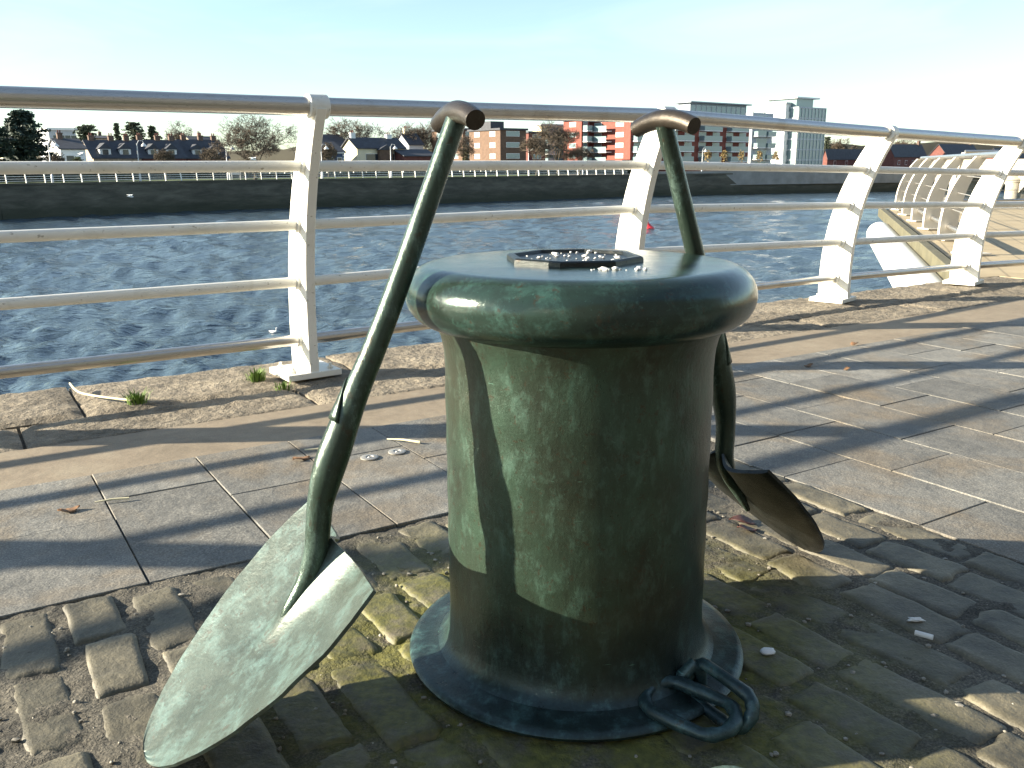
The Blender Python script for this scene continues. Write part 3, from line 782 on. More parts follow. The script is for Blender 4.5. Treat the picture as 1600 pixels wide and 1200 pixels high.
# far white railing: one run, every post a part
def far_railing(pts, label, spacing=1.85, h=1.15, lean=0.28, zb=ZQ + 0.23):
    t = thing('far_railing', label, 'railing', (pts[0].x, pts[0].y, zb))
    proto = None
    for a, c in zip(pts, pts[1:]):
        L = (c - a).length; d = (c - a) / L; nn = Vector((-d.y, d.x, 0)); n = max(1, int(L / spacing))
        for j, z in enumerate((1.12, 0.9, 0.66, 0.42, 0.2)):
            q = MB(); off = nn * (lean * (z / h) ** 2); q.tube([a + off + Vector((0, 0, zb + z)), c + off + Vector((0, 0, zb + z))], 0.045 if j == 0 else 0.03, 6)
            q.build('top_rail' if j == 0 else 'rail', M['white'], t)
        for k in range(n):
            p = a + d * (L * (k + 0.5) / n)
            if proto is None:
                q = MB(); vs = []; fs = []
                for i in range(6):
                    z = h * i / 5; c_ = lean * (z / h) ** 2
                    for o, s in ((-0.09, -1), (0.09, -1), (0.09, 1), (-0.09, 1)): vs.append((s * 0.035, c_ + o, z))
                for i in range(5):
                    for kk in range(4):
                        l = (kk + 1) % 4; fs.append((i * 4 + kk, i * 4 + l, i * 4 + 4 + l, i * 4 + 4 + kk))
                fs.append((20, 21, 22, 23)); q.add(vs, fs); proto = q.mesh('post', M['white'])
            piece('post', proto, Vector((p.x, p.y, zb)), math.atan2(d.y, d.x), t)
far_railing([QL[1] - Q * 24 + QP * 0.35, QL[1] + QP * 0.35, QL[2] + QP * 0.35, QL[3] + QP * 0.35, QL[4] + QP * 0.35 + Q * 2], 'white railing with curved posts along the top of the far quay wall')
far_railing([at(410, 270, 128), at(775, 266, 158)], 'second white railing standing behind the one on the far quay', spacing=2.2, zb=ZQ + 0.75, lean=0.1)

M['glass'] = NT('window_glass').out((0.03, 0.04, 0.05), 0.08)
M['glass_pale'] = NT('pale_glass').out((0.20, 0.27, 0.28), 0.10)
M['frame_white'] = simple('white_frame', (0.70, 0.69, 0.66), 0.5)
M['frame_dark'] = simple('dark_frame', (0.05, 0.05, 0.05), 0.5)
M['slate'] = simple('slate_roof', (0.045, 0.048, 0.058), 0.75, 0, 0.25, 1.5, 0.3, 'World')
M['brick_brown'] = simple('brown_brick', (0.13, 0.078, 0.05), 0.85, 0, 0.2, 2.0, 0.3, 'World')
M['brick_red'] = simple('red_brick', (0.22, 0.06, 0.042), 0.85, 0, 0.18, 2.0, 0.3, 'World')
M['brick_dim'] = simple('old_red_brick', (0.15, 0.052, 0.04), 0.85, 0, 0.25, 2.0, 0.3, 'World')
M['stone_tan'] = simple('tan_rubble_stone', (0.33, 0.26, 0.19), 0.9, 0, 0.35, 3.0, 0.5, 'World')
M['render_white'] = simple('white_render', (0.74, 0.74, 0.72), 0.8, 0, 0.06, 1.0, 0, 'World')
M['render_cream'] = simple('cream_render', (0.68, 0.60, 0.42), 0.8, 0, 0.06, 1.0, 0, 'World')
M['render_grey'] = simple('grey_render', (0.42, 0.44, 0.46), 0.7, 0, 0.06, 1.0, 0, 'World')
M['render_blue'] = simple('navy_render', (0.045, 0.07, 0.13), 0.7, 0, 0.1, 1.0, 0, 'World')
M['metal_grey'] = simple('grey_cladding', (0.20, 0.23, 0.26), 0.5, 0.2, 0.1, 1.0, 0, 'World')
M['chimney'] = simple('chimney_brick', (0.13, 0.085, 0.065), 0.9, 0, 0.3, 3.0, 0.3, 'World')

def ray2(px):
    d = at(px, 257, 100); return Vector((d.x, d.y))
def span(p0, px, d):
    r = ray2(px); # p0 + t d = s r
    det = d.x * (-r.y) - (-r.x) * d.y
    return (-p0.x * (-r.y) - (-r.x) * (-p0.y)) / det
def zat(py, Y, px): return at(px, py, Y).z

class Bld:
    """a building: corner = near-left front corner, q along the river front, back away from the river"""
    def __init__(self, name, label, px, Y, px_right, wallmat, top_y, depth=None, px_left=None, z0=ZQ, group=None, back=QP, front=Q):
        c = at(px, 257, Y); self.c = Vector((c.x, c.y, z0)); self.q = front; self.p = back
        self.w = span(self.c, px_right, front); self.Y = Y
        self.d = depth if depth else span(self.c, px_left, back)
        self.h = zat(top_y, Y, px) - z0
        self.t = thing(name, label, 'building', self.c, group)
        if wallmat:
            b = MB(); b.obox(self.c, self.q * self.w, self.p * self.d, (0, 0, self.h)); self.wall = b.build('wall', wallmat, self.t)
    def P(self, x, y, z): return self.c + self.q * x + self.p * y + Vector((0, 0, z))
    def part(self, name, o, sx, sy, sz, mat, parent=None):
        b = MB(); b.obox(self.P(*o), self.q * sx, self.p * sy, (0, 0, sz)); return b.build(name, mat, parent or self.t)
    def win(self, x, z, w, h, side='front', frame='frame_white', glass='glass', name='window', y0=0.0, x0=0.0):
        fr, gl = MB(), MB(); e = 0.07
        if side == 'front':
            fr.obox(self.P(x, y0 - 0.05, z), self.q * w, self.p * 0.04, (0, 0, h)); gl.obox(self.P(x + e, y0 - 0.07, z + e), self.q * (w - 2 * e), self.p * 0.03, (0, 0, h - 2 * e))
        else:
            fr.obox(self.P(x0 - 0.05, x, z), self.q * 0.04, self.p * w, (0, 0, h)); gl.obox(self.P(x0 - 0.07, x + e, z + e), self.q * 0.03, self.p * (w - 2 * e), (0, 0, h - 2 * e))
        o = fr.build(name, M[frame], self.t); gl.build('pane', M[glass], o); return o
    def gable(self, ridge_y, mat, over=0.25, name='roof'):
        hr = zat(ridge_y, self.Y, 0 if False else 800) - self.c.z; b = MB()
        e = self.h; d = self.d
        for s in (0, 1):
            y0 = -over if s == 0 else d + over
            a0 = self.P(-over, y0, e - over * 0.8 * (hr - e) / (d / 2) * 0.9); a1 = self.P(-over, d / 2, hr)
            b.prism([a0, a1, a1 + Vector((0, 0, 0.16)), a0 + Vector((0, 0, 0.16))], self.q * (self.w + 2 * over))
        o = b.build(name, mat, self.t)
        for x in (0.0, self.w - 0.3):
            g = MB(); g.prism([self.P(x, 0, e), self.P(x, d, e), self.P(x, d / 2, hr - 0.05)], self.q * 0.3)
            g.build('gable', self.wall.data.materials[0], self.t)
        self.hr = hr; self.roof = o; return o
    def chimney(self, x, y, z, h, w=0.7, mat='chimney'):
        b = MB(); b.obox(self.P(x, y, z), self.q * w, self.p * 0.6, (0, 0, h)); b.obox(self.P(x - 0.06, y - 0.06, z + h), self.q * (w + 0.12), self.p * 0.72, (0, 0, 0.12)); o = b.build('chimney', M[mat], self.roof)
        for k in (0.25, 0.65):
            q = MB(); q.lathe([(0.11, 0), (0.09, 0.4)], self.P(x + w * k, y + 0.3, z + h + 0.1), 6); q.build('chimney_pot', M['brick_dim'], self.t)

# terrace of slate-roofed cottages
for k, (x0, x1, Y0) in enumerate(((136, 222, 139), (224, 292, 146), (294, 358, 152))):
    lab = ['leftmost slate-roofed cottage of the far terrace, with tan stone gable end', 'middle slate-roofed cottage of the far terrace, with two dormers', 'slate-roofed cottage at the right end of the far terrace behind bare trees'][k]
    B = Bld('terraced_cottage', lab, x0 + 11 if k == 0 else x0, Y0, x1, M['stone_tan'] if k == 0 else M['brick_dim'], 247, depth=8.5, group='cottages of the far terrace')
    B.gable(215.5, M['slate'])
    n = 4
    for i in range(n):
        x = B.w * (i + 0.5) / n
        B.win(x - 0.5, 0.8, 1.0, 1.3)
    for i in range(2):
        x = B.w * (0.28 + 0.42 * i); zz = B.h + 0.45
        dmr = B.part('dormer', (x - 0.8, 0.6, zz - 0.4), 1.6, 2.2, 1.4, M['frame_white'])
        b = MB(); b.prism([B.P(x - 1.05, 0.45, zz + 0.9), B.P(x + 1.05, 0.45, zz + 0.9), B.P(x, 0.45, zz + 1.8)], B.p * 2.6); b.build('dormer_roof', M['slate'], dmr)
        B.win(x - 0.5, zz, 1.0, 0.9, y0=0.56, frame='frame_white')
    for x in (0.6, B.w * 0.5, B.w - 1.2): B.chimney(x, B.d / 2 - 0.3, B.hr - 0.3, 1.0, 0.8)
    b = MB(); b.obox(B.P(B.w * 0.45, -0.06, 0.05), B.q * 0.95, B.p * 0.05, (0, 0, 2.0)); dz = b.build('door', M['brick_red'], B.t)

B = Bld('white_house', 'small white house with dark roof beside the dark cedars on the far bank', 97, 128, 136, M['render_white'], 233, depth=8)
B.gable(213, M['slate']); B.win(0.6, 2.3, 1.1, 1.1); B.win(3.2, 0.6, 1.2, 1.2); B.chimney(0.6, 3.6, B.hr - 0.4, 1.2)
B = Bld('flat_roofed_block', 'pale flat-roofed block rising behind the white house and cedars', 82, 215, 124, M['render_grey'], 203, depth=12)
B.part('roof_slab', (-0.4, -0.4, B.h), B.w + 0.8, B.d + 0.8, 0.5, M['render_white'])
for i in range(4): B.win(0.8 + B.w * 0.22 * i, B.h - 2.4, 1.3, 1.3)
B = Bld('cream_house', 'cream house half hidden behind the cedar at the left edge', 6, 150, 30, M['render_cream'], 222, depth=7)
B.gable(211, M['slate']); B.win(1.0, 1.2, 1.0, 1.2)

B = Bld('blue_house', 'dark blue house with white-framed windows and slate roof on the far bank', 497, 150, 539, M['render_blue'], 238, depth=8)
B.gable(220, M['slate'])
for f in (0.42, 0.72): B.win(B.w * f, 2.0, 0.85, 1.15)
B.win(B.w * 0.15, 2.0, 0.85, 1.15)
for z in range(8): B.part('quoin', (B.w - 0.35, -0.03, 0.3 + z * 0.5), 0.32, 0.05, 0.3, M['frame_white'])
B.part('eaves_board', (0, -0.28, B.h - 0.16), B.w, 0.04, 0.16, M['frame_white'])

B = Bld('cream_gabled_house', 'cream gabled house with dark slate roof and brick porch on the far bank', 559, 158, 632, M['render_cream'], 231, px_left=536)
B.gable(214, M['slate'], over=0.35)
B.win(1.6, 2.6, 3.0, 1.2); B.win(B.w - 4.2, 2.6, 2.2, 1.2)
pr = B.part('porch', (B.w * 0.42, -0.9, 0), 2.6, 0.9, 4.4, M['brick_brown'])
b = MB(); b.prism([B.P(B.w * 0.42 - 0.3, -1.1, 4.4), B.P(B.w * 0.42 + 2.9, -1.1, 4.4), B.P(B.w * 0.42 + 1.3, -1.1, 5.3)], B.p * 3.5); b.build('porch_roof', M['slate'], pr)
B.chimney(0.2, B.d / 2 - 0.3, B.hr - 0.3, 1.1, 0.9, 'render_white'); B.chimney(B.w - 2.0, B.d / 2 - 0.3, B.hr - 0.3, 0.9, 1.0, 'render_white')
B = Bld('grey_house', 'grey gabled house behind the cream house on the far bank', 640, 190, 662, M['render_grey'], 226, px_left=618)
B.gable(208, M['slate']); B.chimney(0.5, B.d / 2 - 0.3, B.hr - 0.2, 1.3, 0.9, 'render_cream'); B.win(0.8, 1.6, 1.3, 1.3)
B = Bld('slate_house', 'slate-roofed house behind the dark blue one on the far bank', 500, 185, 548, M['render_grey'], 228, depth=9)
B.gable(208, M['slate']); B.win(B.w * 0.7, 4.6, 1.0, 1.0); B.chimney(1.0, 4.0, B.hr - 0.2, 1.0)
B = Bld('low_shed', 'long low dark roof beside the cream house on the far bank', 632, 160, 682, M['brick_dim'], 244, depth=7)
B.gable(233, M['slate']); B.win(2, 1.2, 1.4, 1.0); B.win(6, 1.2, 1.4, 1.0)

# brown brick apartment blocks
def block(name, label, px, Y, px_right, px_left, top_y, wall, storeys, roof=True, wins='frame_white', glass='glass_pale'):
    B = Bld(name, label, px, Y, px_right, wall, top_y, px_left=px_left)
    sh = B.h / storeys
    nf = max(1, int(B.w / 4.2)); ns = max(1, int(B.d / 4.6))
    for s in range(storeys):
        for i in range(nf): B.win(B.w * (i + 0.22) / nf, sh * s + 0.9, B.w / nf * 0.52, sh * 0.48, frame=wins, glass=glass)
        for i in range(ns): B.win(B.d * (i + 0.3) / ns, sh * s + 0.9, B.d / ns * 0.36, sh * 0.45, side='left', frame=wins, glass=glass)
    B.sh = sh; return B
B = block('brown_apartment_block', 'brown brick apartment block with mansard attic on the far bank, nearest the river', 782, 172, 822, 734, 203, M['brick_brown'], 4)
B.part('mansard', (-0.15, -0.15, B.h - B.sh * 0.95), 0.35, B.d * 1.0, B.sh * 0.95 + 0.3, M['slate']) if False else None
B.part('roof_slab', (-0.3, -0.3, B.h), B.w + 0.6, B.d + 0.6, 0.35, M['slate'])
B.part('stair_tower', (B.w * 0.3, B.d * 0.55, B.h + 0.3), 3.2, 3.2, 1.5, M['slate'])
B = block('brown_apartment_block', 'brown brick apartment block half hidden behind the near spade shaft', 724, 186, 742, 676, 203, M['brick_brown'], 4)
B.part('roof_slab', (-0.3, -0.3, B.h), B.w + 0.6, B.d + 0.6, 0.35, M['slate'])
B.part('roof_penthouse', (1.0, B.d * 0.2, B.h + 0.35), B.w - 2, B.d * 0.5, 2.2, M['metal_grey'])
B = block('dark_brick_block', 'dark brick block with flat roof right of the brown apartments', 826, 185, 852, 812, 208, M['brick_dim'], 4)
B.part('roof_slab', (-0.3, -0.3, B.h), B.w + 0.6, B.d + 0.6, 0.35, M['slate'])

def balconies(B, xs, storeys, wid, mat='glass_pale', proj=1.5, z0=0):
    for s in range(1, storeys):
        for x in xs:
            o = B.part('balcony', (x, -proj, B.sh * s + z0 - 0.12), wid, proj - 0.02, 0.22, M['frame_white'])
            B.part('balustrade', (x + 0.05, -proj - 0.04, B.sh * s + z0 + 0.12), wid - 0.1, 0.05, 1.0, M[mat], o)
            for e in (0, wid - 0.06): B.part('balustrade_end', (x + e, -proj, B.sh * s + z0 + 0.12), 0.05, proj - 0.1, 1.0, M[mat], o)
B = block('cream_apartment_block', 'cream apartment block with balconies seen through bare trees', 846, 200, 884, 832, 196, M['render_cream'], 5)
balconies(B, [0.6, B.w * 0.55], 5, B.w * 0.34)
B.part('roof_slab', (-0.3, -0.3, B.h), B.w + 0.6, B.d + 0.6, 0.35, M['render_grey'])
for px, Y, pr_, pl, ty, st, lab in ((908, 196, 920, 880, 188, 5, 'narrow red brick apartment block with glass balconies beside the cream block'),
                                    (984, 190, 1008, 917, 187, 5, 'red brick apartment block with broad sunlit end wall behind the railing'),
                                    (1040, 196, 1168, 1003, 186, 5, 'long dark red apartment block with rows of pale glass balconies')):
    B = block('red_apartment_block', lab, px, Y, pr_, pl, ty, M['brick_red'], st)
    B.part('roof_slab', (-0.4, -0.4, B.h), B.w + 0.8, B.d + 0.8, 0.4, M['metal_grey'])
    nb = max(1, int(B.w / 8)); balconies(B, [B.w * (i + 0.12) / nb for i in range(nb)], st, B.w / nb * 0.66)
    if px == 984:
        for s in range(1, st):
            o = B.part('balcony', (-1.6, B.d * 0.42, B.sh * s - 0.1), 1.58, B.d * 0.36, 0.22, M['frame_white'])
            B.part('balustrade', (-1.65, B.d * 0.42, B.sh * s + 0.12), 0.05, B.d * 0.36, 1.0, M['glass_pale'], o)
    if px == 1040:
        ph = B.part('penthouse', (B.w * 0.36, 2.5, B.h + 0.4), B.w * 0.70, B.d * 0.5, 3.4, M['metal_grey'])
        for i in range(11): B.win(B.w * (0.37 + 0.062 * i), B.h + 1.0, B.w * 0.050, 2.3, y0=2.5, glass='glass_pale', frame='frame_white')
        B.part('penthouse_roof', (B.w * 0.33, 1.6, B.h + 3.8), B.w * 0.76, B.d * 0.5 + 2, 0.25, M['metal_grey'])
B = block('grey_apartment_block', 'grey apartment block with balconies left of the white glass tower', 1172, 228, 1204, 1160, 176, M['render_grey'], 5)
balconies(B, [0.5, B.w * 0.55], 5, B.w * 0.4)
B = block('white_tower', 'white stucco and glass tower block, tallest on the far bank', 1222, 238, 1243, 1192, 163, M['render_white'], 6)
B.part('parapet', (-0.2, -0.2, B.h), B.w + 0.4, B.d + 0.4, 0.5, M['render_grey'])
g = Bld('glass_tower', 'glazed office tower with thin flat roof right of the white tower', 1242, 237, 1284, M['glass_pale'], 168, depth=14)
for s in range(7): g.part('floor_band', (-0.12, -0.12, g.h * s / 6 - 0.15), g.w + 0.24, g.d + 0.24, 0.35, M['render_grey'])
for i in range(9): g.part('mullion', (g.w * i / 8 - 0.06, -0.18, 0), 0.12, 0.14, g.h, M['frame_white'])
for i in range(5): g.part('mullion', (-0.18, g.d * i / 4 - 0.06, 0), 0.14, 0.12, g.h, M['frame_white'])
g.part('roof_room', (0.4, 1, g.h), g.w * 0.6, g.d * 0.6, 2.3, M['glass_pale'])
g.part('roof_slab', (-0.5, 0.2, g.h + 2.3), g.w * 0.82, g.d * 0.75, 0.35, M['render_white'])

# low red houses at the right
for k, (x0, x1, xl, Y0, te, tr, lab) in enumerate(((1292, 1372, 1284, 262, 247, 236, 'long low red brick house with dark roof right of the glass tower'),
                                            (1396, 1446, 1377, 250, 244, 229, 'red brick gabled house behind the jutting deck, left of the pair'),
                                            (1478, 1530, 1450, 262, 243, 229, 'red brick gabled house behind the jutting deck, right of the pair'),
                                            (1560, 1640, 1540, 255, 247, 236, 'red brick house with slate roof behind the bridge'))):
    B = Bld('red_house', lab, x0, Y0, x1, M['brick_dim'], te, px_left=xl); B.gable(tr, M['slate'])
    for i in range(4): B.win(B.w * (0.12 + 0.22 * i), 1.2, 1.3, 1.2)
    B.chimney(B.w - 2, B.d / 2 - 0.3, B.hr - 0.2, 1.2, 0.9)

# far skyline of roofs behind the terrace
for k, (x0, x1, Y0, te, tr, lab) in enumerate(((150, 182, 240, 216, 208, 'distant house with brown roof showing just above the left end of the terrace'), (304, 340, 235, 222, 210, 'distant brown roof showing above the right end of the terrace'))):
    B = Bld('distant_house', lab, x0, Y0, x1, M['stone_tan'], te, depth=9); B.gable(tr, M['slate']); B.chimney(B.w * 0.5, 4.2, B.hr - 0.2, 1.1); B.win(2, B.h - 1.8, 1, 1)

# low wooded rise behind everything
M['wood'] = simple('far_wood', (0.05, 0.045, 0.03), 0.95, 0, 0.4, 0.05, 0.6, 'World')
b = MB(); vs = []; fs = []; NX = 260
for i in range(NX + 1):
    x = -420 + 1100 * i / NX; y = 330 + 0.25 * abs(x - 100)
    h_ = 8.6 + 2.6 * noise.noise(Vector((x * 0.02, 0, 0))) + 1.4 * noise.noise(Vector((x * 0.11, 3, 0))) + 0.9 * noise.noise(Vector((x * 0.37, 5, 0)))
    vs += [(x, y, ZQ), (x, y + 6, ZQ + h_), (x, y + 60, ZQ + h_ * 0.9)]
for i in range(NX):
    for j in range(2): a = i * 3 + j; fs.append((a, a + 3, a + 4, a + 1))
b.add(vs, fs); structure(b.build('hills', M['wood'], smooth=80))
# ------------------------------------------------------------------ trees
M['bark'] = simple('grey_brown_bark', (0.085, 0.07, 0.05), 0.9, 0, 0.3, 3, 0.3, 'World')
M['twig'] = simple('brown_twig', (0.105, 0.08, 0.055), 0.9, 0, 0.2, 2, 0, 'World')
M['ivy'] = simple('ivy_leaf', (0.075, 0.075, 0.03), 0.7, 0, 0.5, 1.5, 0, 'World')
M['cedar'] = simple('cedar_needle', (0.022, 0.040, 0.026), 0.75, 0, 0.5, 1.0, 0, 'World')
M['evergreen'] = simple('evergreen_leaf', (0.050, 0.062, 0.032), 0.75, 0, 0.5, 1.0, 0, 'World')
M['russet'] = simple('russet_leaf', (0.20, 0.14, 0.05), 0.8, 0, 0.4, 2.0, 0, 'World')

def leaves(q, centers, n, size, rng, squash=0.6):
    vs = []; fs = []
    for i in range(n):
        c, r = centers[rng.randrange(len(centers))]
        d = Vector((rng.gauss(0, 1), rng.gauss(0, 1), rng.gauss(0, 1))).normalized() * (r * rng.random() ** 0.45)
        p = Vector(c) + Vector((d.x, d.y, d.z * squash)); s = size * rng.uniform(0.6, 1.4)
        a = Vector((rng.gauss(0, 1), rng.gauss(0, 1), rng.gauss(0, 0.6))).normalized(); e = a.cross(Vector((rng.gauss(0, 1), rng.gauss(0, 1), rng.gauss(0, 1)))).normalized()
        b_ = len(vs); vs += [p - a * s, p + e * s * 0.5, p + a * s, p - e * s * 0.5]; fs.append((b_, b_ + 1, b_ + 2, b_ + 3))
    q.add(vs, fs)

def bare_tree(label, px, top_y, half_px, Y, seed, ivy=0, mat='twig', low=0.22, dens=1.0):
    base = at(px, 257, Y); base.z = ZQ; H = zat(top_y, Y, px) - ZQ; Rr = half_px / 1400.0 * Y
    rng = random.Random(seed); t = thing('bare_tree', label, 'tree', base, 'bare winter trees on the far bank')
    tk = MB(); cr = MB(); fork = H * low; tips = []
    tk.tube([base, base + Vector((0.1, 0, fork * 0.5)), base + Vector((0, 0.1, fork))], [0.045 * H * 0.55, 0.034 * H * 0.55, 0.03 * H * 0.55], 8)
    tk.build('trunk', M['bark'], t, smooth=60)
    def inside(p):
        f = (p.z - base.z - fork * 0.6) / (H - fork * 0.6)
        if f > 1.0: return False
        return math.hypot(p.x - base.x, p.y - base.y) < Rr * (0.35 + 1.25 * math.sqrt(max(0.0, f)) * (1.0 - 0.55 * f * f)) * 1.05
    def grow(p, d, L, r, lev):
        q_ = p + d * L * 0.5 + Vector((rng.uniform(-1, 1), rng.uniform(-1, 1), rng.uniform(-0.3, 0.6))) * L * 0.07
        e = p + d * L
        if not inside(e) and lev > 1: e = p + d * L * 0.55
        cr.tube([p, q_, e], [r, r * 0.8, r * 0.6], 5 if lev < 3 else 3, caps=False)
        if lev >= (8 if dens > 1.2 else 7) or (lev >= 3 and not inside(e)): tips.append(e); return
        for k in range(3 if lev < 7 else 2):
            sp = 0.55 + 0.10 * lev * 0.5
            nd = (d + Vector((rng.gauss(0, sp), rng.gauss(0, sp), rng.gauss(0.10, sp * 0.6)))).normalized()
            st = p.lerp(e, rng.uniform(0.45, 1.0)) if k else e
            grow(st, nd, L * rng.uniform(0.62, 0.84), max(0.021 * Y / 150, r * 0.60), lev + 1)
    for k in range(5):
        a = 2 * math.pi * k / 5 + rng.uniform(-0.4, 0.4); tilt = Rr / H * rng.uniform(0.7, 1.5)
        grow(base + Vector((0, 0, fork * rng.uniform(0.8, 1.0))), Vector((math.cos(a) * tilt, math.sin(a) * tilt, 1)).normalized(), (H - fork) * 0.34, 0.018 * H * 0.55, 1)
    cr.build('crown', M[mat], t)
    if ivy:
        q = MB(); cs = [(base + Vector((rng.uniform(-0.12, 0.12) * Rr, rng.uniform(-0.12, 0.12) * Rr, H * (0.1 + 0.5 * k / 9))), H * 0.09) for k in range(10)]
        leaves(q, cs, ivy, 0.16, rng, 1.0); q.build('ivy', M['ivy'], t)
    return t
bare_tree('broad bare tree in front of the far terrace, biggest of the bare trees', 397, 174, 68, 116, 3, ivy=300, dens=1.34)
bare_tree('wide bare tree behind the blue and cream houses', 556, 178, 56, 196, 5)
bare_tree('ivy-clad bare tree left of the brown apartments', 646, 184, 28, 196, 8, ivy=900)
bare_tree('pale slender bare tree just left of the brown apartments', 669, 188, 17, 205, 12)
bare_tree('dark narrow tree against the end wall of the brown apartments', 727, 205, 13, 158, 14, ivy=900)
bare_tree('rounded bare tree right of the brown apartments', 838, 204, 22, 152, 16)
bare_tree('tall bare tree in front of the narrow red apartment block', 870, 184, 30, 158, 18)
bare_tree('low bare tree in front of the red apartment end wall', 905, 222, 20, 155, 20)
bare_tree('distant bare tree standing above the terrace chimneys', 284, 189, 17, 245, 22)
bare_tree('small bare tree in front of the middle cottage', 258, 228, 13, 124, 24)
bare_tree('small bare tree in front of the right end of the terrace', 332, 226, 16, 126, 26)
bare_tree('bare tree beside the small white house', 88, 232, 11, 118, 28, ivy=200)
bare_tree('bare tree with russet twigs left of the blue house', 512, 222, 13, 140, 30)
bare_tree('far bare tree above the low red house', 1312, 216, 20, 330, 34)
bare_tree('far bare tree between the low red house and the gabled pair', 1410, 214, 24, 330, 36)
for k, px in enumerate((1105, 1131, 1158, 1186, 1212)):
    lab = 'young tree with russet leaves before the apartment blocks, ' + ('first', 'second', 'third', 'fourth', 'fifth')[k] + ' from the left'
    p = at(px, 257, 176 + k * 4); p.z = ZQ + 0.5; t = thing('young_tree', lab, 'tree', p, 'young street trees before the apartments')
    q = MB(); q.tube([p, p + Vector((0, 0, 2.0))], [0.07, 0.05], 6); q.build('trunk', M['bark'], t)
    q = MB(); rr = random.Random(k); leaves(q, [(p + Vector((0, 0, 2.3 + 0.35 * j)), 0.9 - 0.1 * j) for j in range(4)], 260, 0.16, rr, 1.0); q.build('crown', M['russet'], t)

def cedar(label, px, top_y, half_px, Y, seed, n=6500, mat='cedar', conic=False):
    base = at(px, 257, Y); base.z = ZQ; H = zat(top_y, Y, px) - ZQ; Rr = half_px / 1400.0 * Y * 1.15; rng = random.Random(seed)
    t = thing('evergreen_tree', label, 'tree', base, 'evergreen trees on the far bank')
    q = MB(); q.tube([base, base + Vector((0, 0, H * 0.5)), base + Vector((0.1, 0, H * 0.93))], [0.05 * H * 0.5, 0.03 * H * 0.5, 0.04], 8); q.build('trunk', M['bark'], t)
    cs = []; br = MB()
    for k in range(34):
        f = 0.10 + 0.88 * k / 33; z = H * f
        prof_ = (1 - f) * 1.05 + 0.10 if conic else (0.85 + 0.3 * math.sin(f * 9 + seed)) * (1 - max(0, f - 0.72) * 2.1)
        for j in range(4):
            a = rng.uniform(0, 6.28); L = Rr * prof_ * rng.uniform(0.55, 1.1)
            e = base + Vector((math.cos(a) * L, math.sin(a) * L, z + L * 0.08))
            br.tube([base + Vector((0, 0, z * 0.97)), e], [0.06, 0.02], 4, caps=False)
            for s in (0.25, 0.5, 0.75, 0.95): cs.append((base.lerp(e, s) * 0 + Vector((base.x + (e.x - base.x) * s, base.y + (e.y - base.y) * s, base.z + z + L * 0.08 * s)), Rr * 0.34 * (1.15 - 0.4 * s)))
    br.build('branches', M['bark'], t)
    q = MB(); leaves(q, cs, n * 2, 0.026 * H, rng, 0.30); q.build('crown', M[mat], t); return t
cedar('large dark layered cedar left of the small white house', 42, 174, 33, 112, 3)
cedar('dark cedar cut by the left edge of the picture', -7, 182, 22, 106, 9)
cedar('rounded evergreen behind the left end of the terrace', 141, 196, 19, 190, 5, 2600, 'evergreen')
cedar('pointed evergreen above the first terrace chimney', 188, 192, 8, 220, 6, 1600, 'evergreen', True)
cedar('spreading evergreen above the terrace roof', 214, 191, 15, 225, 7, 2200, 'evergreen')
cedar('dark evergreen near the middle of the terrace roof', 243, 197, 11, 228, 8, 1800, 'evergreen')
cedar('small dark evergreen right of the glass tower', 1290, 214, 8, 300, 11, 1200, 'evergreen')
cedar('yellow-green shrub by the terrace gable end', 122, 245, 9, 122, 13, 900, 'grass')

# hedge line in front of the houses
for k, (x0, x1, Y0, y_) in enumerate(((-60, 330, 118, 269), (330, 700, 140, 267), (700, 1010, 166, 264))):
    a, c = at(x0, 257, Y0 - (10 if k == 0 else 0)), at(x1, 257, Y0 + (22 if k == 0 else 18)); a.z = c.z = ZQ
    q = MB(); d = c - a; n = 60; rr = random.Random(k)
    ht = zat(258.5, Y0, x0) - ZQ
    for i in range(n):
        q.blob(a + d * (i / n) + Vector((0, 0, ht * 0.45)), d.length / n * 0.9, 1.0, ht * rr.uniform(0.5, 0.7), seed=i, amp=0.5, nu=8, nv=5)
    tag(q.build('hedge', M['hedge'], smooth=60), ['dark clipped hedge below the terrace on the far bank', 'dark hedge below the blue and cream houses', 'dark hedge below the brown apartments'][k], 'hedge')

# ------------------------------------------------------------------ small things on the far bank
M['lamp'] = simple('lamp_grey', (0.42, 0.43, 0.44), 0.4, 0.3)
def lamp(px, Y, top_y, label):
    p = at(px, 257, Y); p.z = ZQ; H = zat(top_y, Y, px) - ZQ; t = thing('street_lamp', label, 'lamp', p, 'street lamps on the far promenade')
    q = MB(); q.lathe([(0.14, 0), (0.13, 0.9), (0.075, 1.0), (0.055, H)], p, 10); q.build('pole', M['lamp'], t, smooth=40)
    q = MB(); q.tube([p + Vector((0, 0, H - 0.1)), p + Q * 0.25 + Vector((0, 0, H + 0.35)), p + Q * 0.7 + Vector((0, 0, H + 0.3)), p + Q * 0.8 + Vector((0, 0, H))], 0.04, 6); q.build('arm', M['lamp'], t)
    q = MB(); q.lathe([(0.34, -0.35), (0.30, -0.2), (0.12, -0.02), (0.05, 0.06)], p + Q * 0.8 + Vector((0, 0, H)), 10); q.build('lamp_shade', M['frame_white'], t, smooth=40)
for px, Y, ty, lab in ((79, 104, 224, 'street lamp in front of the large cedar'), (217, 112, 224, 'street lamp in front of the leftmost cottage'), (355, 120, 230, 'street lamp beside the broad bare tree'), (503, 128, 229, 'street lamp beside the dark blue house'), (611, 136, 229, 'street lamp in front of the cream gabled house'), (826, 154, 232, 'street lamp right of the brown apartments'), (911, 160, 232, 'street lamp in front of the red end wall'), (1097, 172, 234, 'street lamp in front of the long red block')):
    lamp(px, Y, ty, lab)

